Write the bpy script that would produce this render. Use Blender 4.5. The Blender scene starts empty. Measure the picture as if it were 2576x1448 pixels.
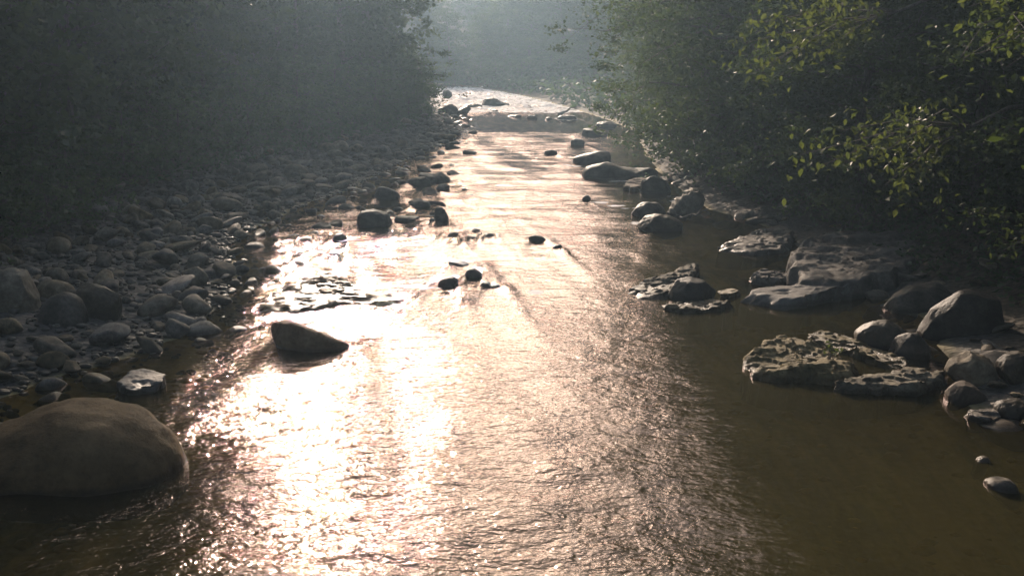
import bpy, math, random
import numpy as np
from mathutils import Vector

# ------------------------------------------------------------------ camera, world, sun, exposure
scene = bpy.context.scene
COL = scene.collection
R = math.radians
CAM_H, PITCH, HFOV = 5.5, R(12.7), R(50.0)
SUN_AZ, SUN_EL = R(-10.6), R(21.0)          # azimuth from +Y, negative = towards -X

cam_data = bpy.data.cameras.new('camera')
cam_data.sensor_width = 36.0
cam_data.lens = 18.0 / math.tan(HFOV / 2)
cam_data.clip_start = 0.1
cam_data.clip_end = 2000.0
cam = bpy.data.objects.new('camera', cam_data)
cam.location = (0, 0, CAM_H)
cam.rotation_euler = (math.pi / 2 - PITCH, 0, 0)
COL.objects.link(cam)
scene.camera = cam

world = bpy.data.worlds.new('World')
scene.world = world
world.use_nodes = True
wn = world.node_tree
sky = wn.nodes.new('ShaderNodeTexSky')
sky.sky_type = 'NISHITA'
sky.sun_disc = False
sky.sun_elevation = SUN_EL
sky.sun_rotation = SUN_AZ
sky.air_density = 1.0
sky.dust_density = 8.0
sky.ozone_density = 1.0
sky.altitude = 400
bg = wn.nodes['Background']
bg.inputs['Strength'].default_value = 0.115
wn.links.new(sky.outputs[0], bg.inputs['Color'])

sun_data = bpy.data.lights.new('sun', 'SUN')
sun_data.energy = 5.0
sun_data.angle = R(0.6)
sun_data.color = (1.0, 0.80, 0.64)
sun = bpy.data.objects.new('sun', sun_data)
sdir = Vector((math.sin(SUN_AZ) * math.cos(SUN_EL), math.cos(SUN_AZ) * math.cos(SUN_EL), math.sin(SUN_EL)))
sun.rotation_euler = sdir.to_track_quat('Z', 'Y').to_euler()
sun.location = (0, 0, 80)
COL.objects.link(sun)

scene.view_settings.view_transform = 'Standard'
scene.view_settings.look = 'None'
scene.view_settings.gamma = 1.0
scene.view_settings.exposure = 0.7
scene.view_settings.use_curve_mapping = False
scene.cycles.use_denoising = True
scene.cycles.max_bounces = 6
scene.cycles.diffuse_bounces = 2
scene.cycles.glossy_bounces = 3
scene.cycles.transmission_bounces = 3
scene.cycles.transparent_max_bounces = 8
scene.cycles.volume_bounces = 0
scene.cycles.sample_clamp_indirect = 4.0
scene.cycles.caustics_reflective = False
scene.cycles.caustics_refractive = False

# ------------------------------------------------------------------ pixel -> place helpers (photo read at 2575 px wide)
F = 2575 / 2 / math.tan(HFOV / 2)
CP, SP = math.cos(PITCH), math.sin(PITCH)

def ray(u, v):
    a, b = (u - 1287.5) / F, (724 - v) / F
    return np.array([a, CP + b * SP, -SP + b * CP])

def at_z(u, v, z=0.0):
    d = ray(u, v)
    t = (z - CAM_H) / d[2]
    return np.array([d[0] * t, d[1] * t, z])

def at_y(u, v, y):
    d = ray(u, v)
    t = y / d[1]
    return np.array([d[0] * t, y, CAM_H + d[2] * t])

# ------------------------------------------------------------------ noise
_rs = np.random.RandomState(11)
_PERM = _rs.permutation(512)
_GR = _rs.normal(size=(512, 3))
_GR /= np.linalg.norm(_GR, axis=1)[:, None]

def noise3(p):
    p = np.asarray(p, float)
    i = np.floor(p).astype(int)
    f = p - i
    w = f * f * f * (f * (f * 6 - 15) + 10)
    out = 0
    for dx in (0, 1):
        wx = w[:, 0] if dx else 1 - w[:, 0]
        for dy in (0, 1):
            wy = w[:, 1] if dy else 1 - w[:, 1]
            for dz in (0, 1):
                wz = w[:, 2] if dz else 1 - w[:, 2]
                h = _PERM[(_PERM[(_PERM[(i[:, 0] + dx) & 511] + i[:, 1] + dy) & 511] + i[:, 2] + dz) & 511]
                g = _GR[h]
                out = out + wx * wy * wz * (g[:, 0] * (f[:, 0] - dx) + g[:, 1] * (f[:, 1] - dy) + g[:, 2] * (f[:, 2] - dz))
    return out

def fbm(p, octaves=4, gain=0.5):
    a, s, o = 1.0, 0.0, np.array(p, float)
    for _ in range(octaves):
        s = s + a * noise3(o)
        o = o * 2.03 + 7.1
        a *= gain
    return s

def n2(x, y, s, seed=0.0):
    return noise3(np.stack([x * s, y * s, np.full(np.shape(x), 3.7 + seed)], 1))

# ------------------------------------------------------------------ mesh helpers
def mesh_np(name, verts, faces, mats=(), smooth=True):
    m = bpy.data.meshes.new(name)
    verts = np.asarray(verts, dtype=np.float32)
    faces = np.asarray(faces, dtype=np.int32)
    k = faces.shape[1]
    m.vertices.add(len(verts))
    m.vertices.foreach_set('co', verts.ravel())
    m.loops.add(faces.size)
    m.loops.foreach_set('vertex_index', faces.ravel())
    m.polygons.add(len(faces))
    m.polygons.foreach_set('loop_start', np.arange(0, faces.size, k, dtype=np.int32))
    m.polygons.foreach_set('loop_total', np.full(len(faces), k, dtype=np.int32))
    m.polygons.foreach_set('use_smooth', np.full(len(faces), smooth, dtype=bool))
    m.update(calc_edges=True)
    for mt in mats:
        m.materials.append(mt)
    return m

def link(name, data, parent=None, loc=(0, 0, 0)):
    o = bpy.data.objects.new(name, data)
    o.location = loc
    COL.objects.link(o)
    if parent is not None:
        o.parent = parent
    return o

def tag(o, label=None, cat=None, group=None, kind=None):
    if label: o['label'] = label
    if cat: o['category'] = cat
    if group: o['group'] = group
    if kind: o['kind'] = kind
    return o

def float_attr(m, name, vals):
    a = m.attributes.new(name, 'FLOAT', 'POINT')
    a.data.foreach_set('value', np.asarray(vals, dtype=np.float32))

# ------------------------------------------------------------------ materials
def new_mat(name):
    m = bpy.data.materials.new(name)
    m.use_nodes = True
    nt = m.node_tree
    for n in list(nt.nodes):
        nt.nodes.remove(n)
    out = nt.nodes.new('ShaderNodeOutputMaterial')
    return m, nt, out

def nd(nt, t, **kw):
    n = nt.nodes.new(t)
    for k, v in kw.items():
        if k in n.inputs:
            n.inputs[k].default_value = v
        else:
            setattr(n, k, v)
    return n

def ramp(nt, fac, stops):
    r = nt.nodes.new('ShaderNodeValToRGB')
    e = r.color_ramp.elements
    while len(e) < len(stops):
        e.new(0.5)
    for el, (p, c) in zip(e, stops):
        el.position = p
        el.color = (*c, 1)
    nt.links.new(fac, r.inputs[0])
    return r.outputs[0]

def rock_mat(name, c0, c1, c2, rough=0.75, scale=2.2, bump=0.35, wetcol=(0.5, 0.46, 0.42, 1)):
    m, nt, out = new_mat(name)
    tc = nd(nt, 'ShaderNodeTexCoord')
    oi = nd(nt, 'ShaderNodeObjectInfo')
    add = nd(nt, 'ShaderNodeVectorMath', operation='ADD')
    nt.links.new(tc.outputs['Object'], add.inputs[0])
    sc = nd(nt, 'ShaderNodeVectorMath', operation='SCALE')
    cmb = nd(nt, 'ShaderNodeCombineXYZ')
    for i in range(3):
        nt.links.new(oi.outputs['Random'], cmb.inputs[i])
    nt.links.new(cmb.outputs[0], sc.inputs[0]); sc.inputs['Scale'].default_value = 37.0
    nt.links.new(sc.outputs[0], add.inputs[1])
    n1 = nd(nt, 'ShaderNodeTexNoise', Scale=scale, Detail=8.0, Roughness=0.62)
    nb = nd(nt, 'ShaderNodeTexNoise', Scale=scale * 7, Detail=6.0, Roughness=0.7)
    nt.links.new(add.outputs[0], n1.inputs['Vector']); nt.links.new(add.outputs[0], nb.inputs['Vector'])
    col = ramp(nt, n1.outputs['Fac'], [(0.3, c0), (0.5, c1), (0.72, c2)])
    hsv = nd(nt, 'ShaderNodeHueSaturation')
    mr = nd(nt, 'ShaderNodeMapRange'); mr.inputs['To Min'].default_value = 0.55; mr.inputs['To Max'].default_value = 1.35
    nt.links.new(oi.outputs['Random'], mr.inputs['Value'])
    hr = nd(nt, 'ShaderNodeMath', operation='MULTIPLY'); nt.links.new(oi.outputs['Random'], hr.inputs[0]); hr.inputs[1].default_value = 7.3
    hf = nd(nt, 'ShaderNodeMath', operation='FRACT'); nt.links.new(hr.outputs[0], hf.inputs[0])
    hm = nd(nt, 'ShaderNodeMapRange'); hm.inputs['To Min'].default_value = 0.6; hm.inputs['To Max'].default_value = 1.7
    nt.links.new(hf.outputs[0], hm.inputs['Value']); nt.links.new(hm.outputs[0], hsv.inputs['Saturation'])
    nt.links.new(mr.outputs[0], hsv.inputs['Value']); nt.links.new(col, hsv.inputs['Color'])
    mixg = nd(nt, 'ShaderNodeMix', data_type='RGBA', blend_type='MULTIPLY')
    mixg.inputs['Factor'].default_value = 0.55
    sp = ramp(nt, nb.outputs['Fac'], [(0.32, (0.35, 0.33, 0.30)), (0.6, (1, 1, 1))])
    nt.links.new(hsv.outputs[0], mixg.inputs['A']); nt.links.new(sp, mixg.inputs['B'])
    b = nd(nt, 'ShaderNodeBsdfPrincipled')
    ge = nd(nt, 'ShaderNodeNewGeometry'); sx = nd(nt, 'ShaderNodeSeparateXYZ'); nt.links.new(ge.outputs['Position'], sx.inputs[0])
    wv = nd(nt, 'ShaderNodeMath', operation='MULTIPLY_ADD'); nt.links.new(n1.outputs['Fac'], wv.inputs[0]); wv.inputs[1].default_value = -0.16; nt.links.new(sx.outputs['Z'], wv.inputs[2])
    wet = nd(nt, 'ShaderNodeMapRange'); wet.inputs['From Min'].default_value = -0.02; wet.inputs['From Max'].default_value = 0.05
    wet.inputs['To Min'].default_value = 1.0; wet.inputs['To Max'].default_value = 0.0
    nt.links.new(wv.outputs[0], wet.inputs['Value'])
    wmix = nd(nt, 'ShaderNodeMix', data_type='RGBA', blend_type='MULTIPLY'); nt.links.new(wet.outputs[0], wmix.inputs['Factor'])
    nt.links.new(mixg.outputs['Result'], wmix.inputs['A']); wmix.inputs['B'].default_value = wetcol
    nt.links.new(wmix.outputs['Result'], b.inputs['Base Color'])
    wr = nd(nt, 'ShaderNodeMapRange'); wr.inputs['To Min'].default_value = rough; wr.inputs['To Max'].default_value = 0.3
    nt.links.new(wet.outputs[0], wr.inputs['Value']); nt.links.new(wr.outputs[0], b.inputs['Roughness'])
    b.inputs['Specular IOR Level'].default_value = 0.18
    bp = nd(nt, 'ShaderNodeBump', Strength=bump, Distance=0.06)
    ad = nd(nt, 'ShaderNodeMath', operation='ADD')
    nt.links.new(n1.outputs['Fac'], ad.inputs[0]); nt.links.new(nb.outputs['Fac'], ad.inputs[1])
    nt.links.new(ad.outputs[0], bp.inputs['Height'])
    nt.links.new(bp.outputs[0], b.inputs['Normal'])
    nt.links.new(b.outputs[0], out.inputs['Surface'])
    return m

M = {}
M['rock'] = rock_mat('grey_sandstone', (0.055, 0.046, 0.034), (0.125, 0.106, 0.08), (0.23, 0.198, 0.15))
M['tan'] = rock_mat('tan_sandstone', (0.08, 0.055, 0.034), (0.16, 0.115, 0.075), (0.25, 0.19, 0.125))
M['warm'] = rock_mat('glare_brown_sandstone', (0.20, 0.115, 0.05), (0.38, 0.23, 0.11), (0.50, 0.33, 0.17), bump=0.6)  # orange-brown glare on the slab's front is put into this colour
M['boulder'] = rock_mat('boulder_sandstone', (0.06, 0.041, 0.024), (0.13, 0.092, 0.055), (0.20, 0.145, 0.09), scale=1.1, bump=0.7)
M['bed'] = rock_mat('bed_pebble', (0.15, 0.115, 0.045), (0.27, 0.21, 0.09), (0.42, 0.33, 0.16), wetcol=(1, 1, 1, 1))
M['dark'] = rock_mat('wet_dark_stone', (0.023, 0.02, 0.016), (0.052, 0.045, 0.036), (0.10, 0.088, 0.07), rough=0.55)
M['ledge'] = rock_mat('lichen_ledge_stone', (0.05, 0.042, 0.028), (0.13, 0.11, 0.07), (0.28, 0.24, 0.165), scale=3.5, bump=0.8)
M['pale'] = rock_mat('pale_sandstone', (0.09, 0.085, 0.075), (0.17, 0.16, 0.145), (0.27, 0.255, 0.23))
M['cobble'] = rock_mat('grey_cobble_stone', (0.062, 0.053, 0.04), (0.142, 0.122, 0.094), (0.25, 0.217, 0.17), rough=0.7)

def leaf_mat(name, ca, cb, trans):
    m, nt, out = new_mat(name)
    g = nd(nt, 'ShaderNodeNewGeometry')
    oi = nd(nt, 'ShaderNodeObjectInfo')
    ad = nd(nt, 'ShaderNodeMath', operation='MULTIPLY_ADD')
    nt.links.new(oi.outputs['Random'], ad.inputs[0]); ad.inputs[1].default_value = 0.4
    nt.links.new(g.outputs['Random Per Island'], ad.inputs[2])
    mo = nd(nt, 'ShaderNodeMath', operation='FRACT'); nt.links.new(ad.outputs[0], mo.inputs[0])
    at = nd(nt, 'ShaderNodeAttribute', attribute_name='tone')
    av = nd(nt, 'ShaderNodeMath', operation='MULTIPLY_ADD'); nt.links.new(mo.outputs[0], av.inputs[0]); av.inputs[1].default_value = 0.45
    nt.links.new(at.outputs['Fac'], av.inputs[2])
    col = ramp(nt, av.outputs[0], [(0.0, ca), (1.0, cb)])
    d = nd(nt, 'ShaderNodeBsdfDiffuse'); nt.links.new(col, d.inputs['Color'])
    hs = nd(nt, 'ShaderNodeHueSaturation', Saturation=1.15, Value=1.5, Hue=0.49)
    nt.links.new(col, hs.inputs['Color'])
    t = nd(nt, 'ShaderNodeBsdfTranslucent'); nt.links.new(hs.outputs[0], t.inputs['Color'])
    mx = nd(nt, 'ShaderNodeMixShader'); mx.inputs[0].default_value = trans
    nt.links.new(d.outputs[0], mx.inputs[1]); nt.links.new(t.outputs[0], mx.inputs[2])
    gl = nd(nt, 'ShaderNodeBsdfGlossy', Roughness=0.45); gl.inputs['Color'].default_value = (0.9, 0.9, 0.9, 1)
    m2 = nd(nt, 'ShaderNodeMixShader'); m2.inputs[0].default_value = 0.035
    nt.links.new(mx.outputs[0], m2.inputs[1]); nt.links.new(gl.outputs[0], m2.inputs[2])
    nt.links.new(m2.outputs[0], out.inputs['Surface'])
    return m

M['leaf'] = leaf_mat('broadleaf_green', (0.020, 0.036, 0.011), (0.060, 0.084, 0.024), 0.42)
M['leaf_sun'] = leaf_mat('sunlit_leaf_green', (0.045, 0.062, 0.018), (0.10, 0.12, 0.036), 0.48)  # lighter leaf copy; sun on the sprays is put into its colour
M['leaf_dark'] = leaf_mat('hemlock_green', (0.018, 0.032, 0.015), (0.04, 0.06, 0.025), 0.25)
M['fern'] = leaf_mat('undergrowth_green', (0.03, 0.055, 0.02), (0.08, 0.11, 0.04), 0.35)

def bark():
    m, nt, out = new_mat('bark')
    tc = nd(nt, 'ShaderNodeTexCoord')
    mp = nd(nt, 'ShaderNodeMapping'); mp.inputs['Scale'].default_value = (6, 6, 1.2)
    nt.links.new(tc.outputs['Object'], mp.inputs['Vector'])
    n = nd(nt, 'ShaderNodeTexNoise', Scale=3.0, Detail=8.0, Roughness=0.7)
    nt.links.new(mp.outputs[0], n.inputs['Vector'])
    c = ramp(nt, n.outputs['Fac'], [(0.3, (0.035, 0.028, 0.022)), (0.7, (0.14, 0.12, 0.10))])
    b = nd(nt, 'ShaderNodeBsdfPrincipled', Roughness=0.9)
    nt.links.new(c, b.inputs['Base Color'])
    bp = nd(nt, 'ShaderNodeBump', Strength=0.6, Distance=0.05)
    nt.links.new(n.outputs['Fac'], bp.inputs['Height']); nt.links.new(bp.outputs[0], b.inputs['Normal'])
    nt.links.new(b.outputs[0], out.inputs['Surface'])
    return m
M['bark'] = bark()

def ground_mat():
    m, nt, out = new_mat('creek_ground')
    tc = nd(nt, 'ShaderNodeTexCoord')
    n1 = nd(nt, 'ShaderNodeTexNoise', Scale=0.9, Detail=10.0, Roughness=0.65)
    n2_ = nd(nt, 'ShaderNodeTexNoise', Scale=9.0, Detail=6.0, Roughness=0.6)
    vo = nd(nt, 'ShaderNodeTexVoronoi', Scale=7.0)
    for n in (n1, n2_, vo):
        nt.links.new(tc.outputs['Object'], n.inputs['Vector'])
    forest = ramp(nt, n2_.outputs['Fac'], [(0.3, (0.03, 0.024, 0.015)), (0.7, (0.085, 0.065, 0.04))])
    gravel = ramp(nt, n2_.outputs['Fac'], [(0.3, (0.03, 0.027, 0.022)), (0.7, (0.10, 0.09, 0.078))])
    mpb = nd(nt, 'ShaderNodeMapping'); mpb.inputs['Rotation'].default_value = (0, 0, R(32)); mpb.inputs['Scale'].default_value = (1.5, 0.4, 1)
    nt.links.new(tc.outputs['Object'], mpb.inputs['Vector'])
    nbed = nd(nt, 'ShaderNodeTexNoise', Scale=0.9, Detail=7.0, Roughness=0.6)
    nt.links.new(mpb.outputs[0], nbed.inputs['Vector'])
    bed = ramp(nt, nbed.outputs['Fac'], [(0.38, (0.08, 0.066, 0.026)), (0.5, (0.24, 0.19, 0.075)), (0.64, (0.46, 0.36, 0.16))])
    a = nd(nt, 'ShaderNodeAttribute', attribute_name='bar')
    b_ = nd(nt, 'ShaderNodeAttribute', attribute_name='bed')
    m1 = nd(nt, 'ShaderNodeMix', data_type='RGBA'); m2 = nd(nt, 'ShaderNodeMix', data_type='RGBA')
    nt.links.new(a.outputs['Fac'], m1.inputs['Factor']); nt.links.new(forest, m1.inputs['A']); nt.links.new(gravel, m1.inputs['B'])
    nt.links.new(b_.outputs['Fac'], m2.inputs['Factor']); nt.links.new(m1.outputs['Result'], m2.inputs['A']); nt.links.new(bed, m2.inputs['B'])
    b = nd(nt, 'ShaderNodeBsdfPrincipled', Roughness=0.9)
    nt.links.new(m2.outputs['Result'], b.inputs['Base Color'])
    bp = nd(nt, 'ShaderNodeBump', Strength=0.7, Distance=0.08)
    nt.links.new(vo.outputs['Distance'], bp.inputs['Height']); nt.links.new(bp.outputs[0], b.inputs['Normal'])
    nt.links.new(b.outputs[0], out.inputs['Surface'])
    return m
M['ground'] = ground_mat()

def water_mat():
    m, nt, out = new_mat('creek_water')
    tc = nd(nt, 'ShaderNodeTexCoord')
    at = nd(nt, 'ShaderNodeAttribute', attribute_name='chop')
    def layer(scale, sx, sy, rot, detail=2.0, rough=0.5):
        mp = nd(nt, 'ShaderNodeMapping')
        mp.inputs['Scale'].default_value = (sx, sy, 1)
        mp.inputs['Rotation'].default_value = (0, 0, rot)
        nt.links.new(tc.outputs['Object'], mp.inputs['Vector'])
        n = nd(nt, 'ShaderNodeTexNoise', Scale=scale, Detail=detail, Roughness=rough, Distortion=0.4)
        nt.links.new(mp.outputs[0], n.inputs['Vector'])
        return n.outputs['Fac']
    l1 = layer(2.6, 1.0, 1.5, 0.15)
    l2 = layer(7.5, 1.0, 1.35, -0.35)
    def mul(a, k):
        x = nd(nt, 'ShaderNodeMath', operation='MULTIPLY')
        nt.links.new(a, x.inputs[0])
        if isinstance(k, float): x.inputs[1].default_value = k
        else: nt.links.new(k, x.inputs[1])
        return x.outputs[0]
    def addn(a, b):
        x = nd(nt, 'ShaderNodeMath', operation='ADD'); nt.links.new(a, x.inputs[0]); nt.links.new(b, x.inputs[1]); return x.outputs[0]
    h = addn(addn(mul(l1, 0.038), mul(l2, 0.022)), mul(layer(17.0, 1.0, 1.2, 0.5), 0.0105))
    h = mul(h, at.outputs['Fac'])
    bp = nd(nt, 'ShaderNodeBump', Strength=1.0, Distance=1.0)
    nt.links.new(h, bp.inputs['Height'])
    fr = nd(nt, 'ShaderNodeFresnel', IOR=1.333); nt.links.new(bp.outputs[0], fr.inputs['Normal'])
    gl = nd(nt, 'ShaderNodeBsdfGlossy', Roughness=0.035); nt.links.new(bp.outputs[0], gl.inputs['Normal'])
    gl.inputs['Color'].default_value = (1.0, 0.825, 0.82, 1)  # pink of the reflected sky is put into the gloss tint
    tr = nd(nt, 'ShaderNodeBsdfTransparent'); tr.inputs['Color'].default_value = (0.76, 0.64, 0.40, 1)
    # silt carried in the water: the deeper, the less of the bed shows
    dp = nd(nt, 'ShaderNodeAttribute', attribute_name='depth')
    mk = nd(nt, 'ShaderNodeMapRange'); mk.inputs['From Max'].default_value = 0.6; mk.inputs['To Min'].default_value = 0.12; mk.inputs['To Max'].default_value = 0.52
    nt.links.new(dp.outputs['Fac'], mk.inputs['Value'])
    silt = nd(nt, 'ShaderNodeBsdfDiffuse'); silt.inputs['Color'].default_value = (0.046, 0.041, 0.017, 1)
    body = nd(nt, 'ShaderNodeMixShader')
    nt.links.new(mk.outputs[0], body.inputs[0]); nt.links.new(tr.outputs[0], body.inputs[1]); nt.links.new(silt.outputs[0], body.inputs[2])
    mx = nd(nt, 'ShaderNodeMixShader')
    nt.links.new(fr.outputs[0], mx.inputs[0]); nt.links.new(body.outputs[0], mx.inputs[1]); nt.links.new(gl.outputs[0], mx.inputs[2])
    # broken white water, with the riffle's sun glitter painted in as white
    fa = nd(nt, 'ShaderNodeAttribute', attribute_name='foam_glitter')
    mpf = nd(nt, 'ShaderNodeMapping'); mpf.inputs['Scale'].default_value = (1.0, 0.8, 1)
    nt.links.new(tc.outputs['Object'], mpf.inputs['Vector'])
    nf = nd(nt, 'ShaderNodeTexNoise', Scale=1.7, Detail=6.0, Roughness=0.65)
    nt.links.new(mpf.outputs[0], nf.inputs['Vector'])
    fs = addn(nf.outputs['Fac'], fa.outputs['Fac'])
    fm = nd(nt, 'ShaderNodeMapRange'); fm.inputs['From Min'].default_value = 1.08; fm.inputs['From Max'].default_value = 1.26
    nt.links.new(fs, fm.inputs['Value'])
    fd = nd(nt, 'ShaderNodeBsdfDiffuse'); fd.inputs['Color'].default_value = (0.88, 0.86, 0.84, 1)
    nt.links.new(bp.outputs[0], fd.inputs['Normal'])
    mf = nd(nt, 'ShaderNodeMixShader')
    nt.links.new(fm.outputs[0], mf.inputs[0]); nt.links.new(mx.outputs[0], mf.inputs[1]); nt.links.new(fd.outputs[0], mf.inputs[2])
    nt.links.new(mf.outputs[0], out.inputs['Surface'])
    return m
M['water'] = water_mat()

# ------------------------------------------------------------------ the water line
left_px = [(-150, 1060), (0, 1012), (130, 955), (330, 900), (470, 845), (545, 790), (590, 730), (612, 685), (596, 650),
           (575, 620), (640, 578), (700, 548), (780, 512), (880, 480), (950, 440), (1020, 405), (1090, 372), (1150, 348),
           (1152, 325), (1140, 300), (1108, 268), (1082, 232)]
far_px = [(1170, 216), (1300, 238), (1420, 268), (1530, 303), (1600, 333)]
right_px = [(1608, 360), (1620, 390), (1650, 430), (1700, 480), (1775, 528), (1870, 556), (1965, 588), (2010, 640), (2050, 695),
            (2150, 742), (2250, 762), (2320, 805), (2350, 860), (2390, 930), (2415, 1010), (2480, 1050), (2620, 1082), (2900, 1150)]
Lw = [at_z(*p)[:2] for p in left_px]
Fw = [at_z(*p)[:2] for p in far_px]
Rw = [at_z(*p)[:2] for p in right_px]
POLY = np.array([(-10.5, -14.0), (-10.5, 8.0)] + Lw + [(-22.0, 142.0), (-40, 150.0), (-40, 168.0), (-18, 158.0)] + Fw + Rw
                + [(11.5, 8.0), (12.5, -14.0)], float)
LEFT_LINE = np.array([(-10.5, -14), (-10.5, 8.0)] + Lw + [(-22.0, 142.0), (-40, 150)], float)
RIGHT_LINE = np.array([(12.5, -14.0), (11.5, 8.0)] + Rw[::-1] + Fw[::-1] + [(-18, 158.0), (-40, 168)], float)

def line_dist(x, y, line):
    best = np.full(x.shape, 1e9)
    for a, b in zip(line[:-1], line[1:]):
        ab = b - a
        t = np.clip(((x - a[0]) * ab[0] + (y - a[1]) * ab[1]) / (ab @ ab), 0, 1)
        best = np.minimum(best, np.hypot(x - a[0] - t * ab[0], y - a[1] - t * ab[1]))
    return best

def inside(x, y):
    c = np.zeros(x.shape, bool)
    p = POLY
    for (x0, y0), (x1, y1) in zip(p, np.roll(p, -1, 0)):
        cond = (y0 > y) != (y1 > y)
        xi = (x1 - x0) * (y - y0) / (y1 - y0 + 1e-12) + x0
        c ^= cond & (x < xi)
    return c

def sstep(a, b, x):
    t = np.clip((x - a) / (b - a), 0, 1)
    return t * t * (3 - 2 * t)

def terrain(x, y):
    x = np.asarray(x, float).ravel(); y = np.asarray(y, float).ravel()
    dl, dr = line_dist(x, y, LEFT_LINE), line_dist(x, y, RIGHT_LINE)
    ins = inside(x, y)
    d = np.minimum(dl, dr)
    left = dl < dr
    rough = fbm(np.stack([x * 0.8, y * 0.8, x * 0], 1), 4)
    depth = 0.05 + np.where(left, 0.42 * (1 - np.exp(-d / 3.0)), 0.75 * (1 - np.exp(-d / 2.2)))
    zb = -depth + 0.10 * rough * np.minimum(1, d)
    bw = np.interp(y, [0, 20, 45, 70, 90], [5.0, 5.2, 4.5, 2.0, 0.6])
    zl = 0.085 * np.minimum(dl, bw) + 0.36 * np.clip(dl - bw, 0, 9) + 0.22 * np.clip(dl - bw - 9, 0, 70)
    zr = 0.20 * np.minimum(dr, 2.0) + 0.48 * np.clip(dr - 2.0, 0, 9) + 0.25 * np.clip(dr - 11, 0, 70)
    zo = np.where(left, zl, zr) + 0.12 * rough * np.minimum(1, d) + 0.6 * n2(x, y, 0.12) * sstep(4, 12, d)
    z = np.where(ins, zb, zo)
    bar = np.where(left, 1 - sstep(bw, bw + 1.5, dl), (1 - sstep(0.4, 1.6, dr)) * (y < 60))
    bed = np.where(ins, 1.0, 1 - sstep(0.0, 0.35, d))
    return z, ins, d, left, bar, bed

def ground_z(x, y):
    return float(terrain(np.array([x]), np.array([y]))[0][0])

def axis(parts):
    out = []
    for a, b, n in parts:
        out.extend(np.linspace(a, b, n, endpoint=False))
    out.append(parts[-1][1])
    return np.array(out)

gx = axis([(-200, -60, 28), (-60, -22, 30), (-22, 18, 150), (18, 60, 34), (60, 200, 28)])
gy = axis([(-50, 4, 30), (4, 50, 180), (50, 150, 170), (150, 260, 40)])
X, Y = np.meshgrid(gx, gy)
Z, INS, DD, LEFT, BAR, BED = terrain(X, Y)
nx, ny = len(gx), len(gy)
def grid_faces(nx, ny):
    i = np.arange(nx * ny).reshape(ny, nx)
    return np.stack([i[:-1, :-1].ravel(), i[:-1, 1:].ravel(), i[1:, 1:].ravel(), i[1:, :-1].ravel()], 1)
gm = mesh_np('ground', np.stack([X.ravel(), Y.ravel(), Z], 1), grid_faces(nx, ny), [M['ground']])
float_attr(gm, 'bar', BAR); float_attr(gm, 'bed', BED)
ground = tag(link('ground', gm), 'brown creek bed rising to gravel banks and wooded valley slopes', 'ground', kind='structure')

# ------------------------------------------------------------------ rocks
def resample(poly, n):
    p = np.asarray(poly, float)
    q = np.vstack([p, p[:1]])
    s = np.r_[0, np.cumsum(np.hypot(*np.diff(q, axis=0).T))]
    t = np.linspace(0, s[-1], n, endpoint=False)
    return np.stack([np.interp(t, s, q[:, 0]), np.interp(t, s, q[:, 1])], 1)

def chaikin(p, k):
    for _ in range(k):
        q = np.roll(p, -1, 0)
        p = np.stack([0.78 * p + 0.22 * q, 0.22 * p + 0.78 * q], 1).reshape(-1, 2)
    return p

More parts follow.
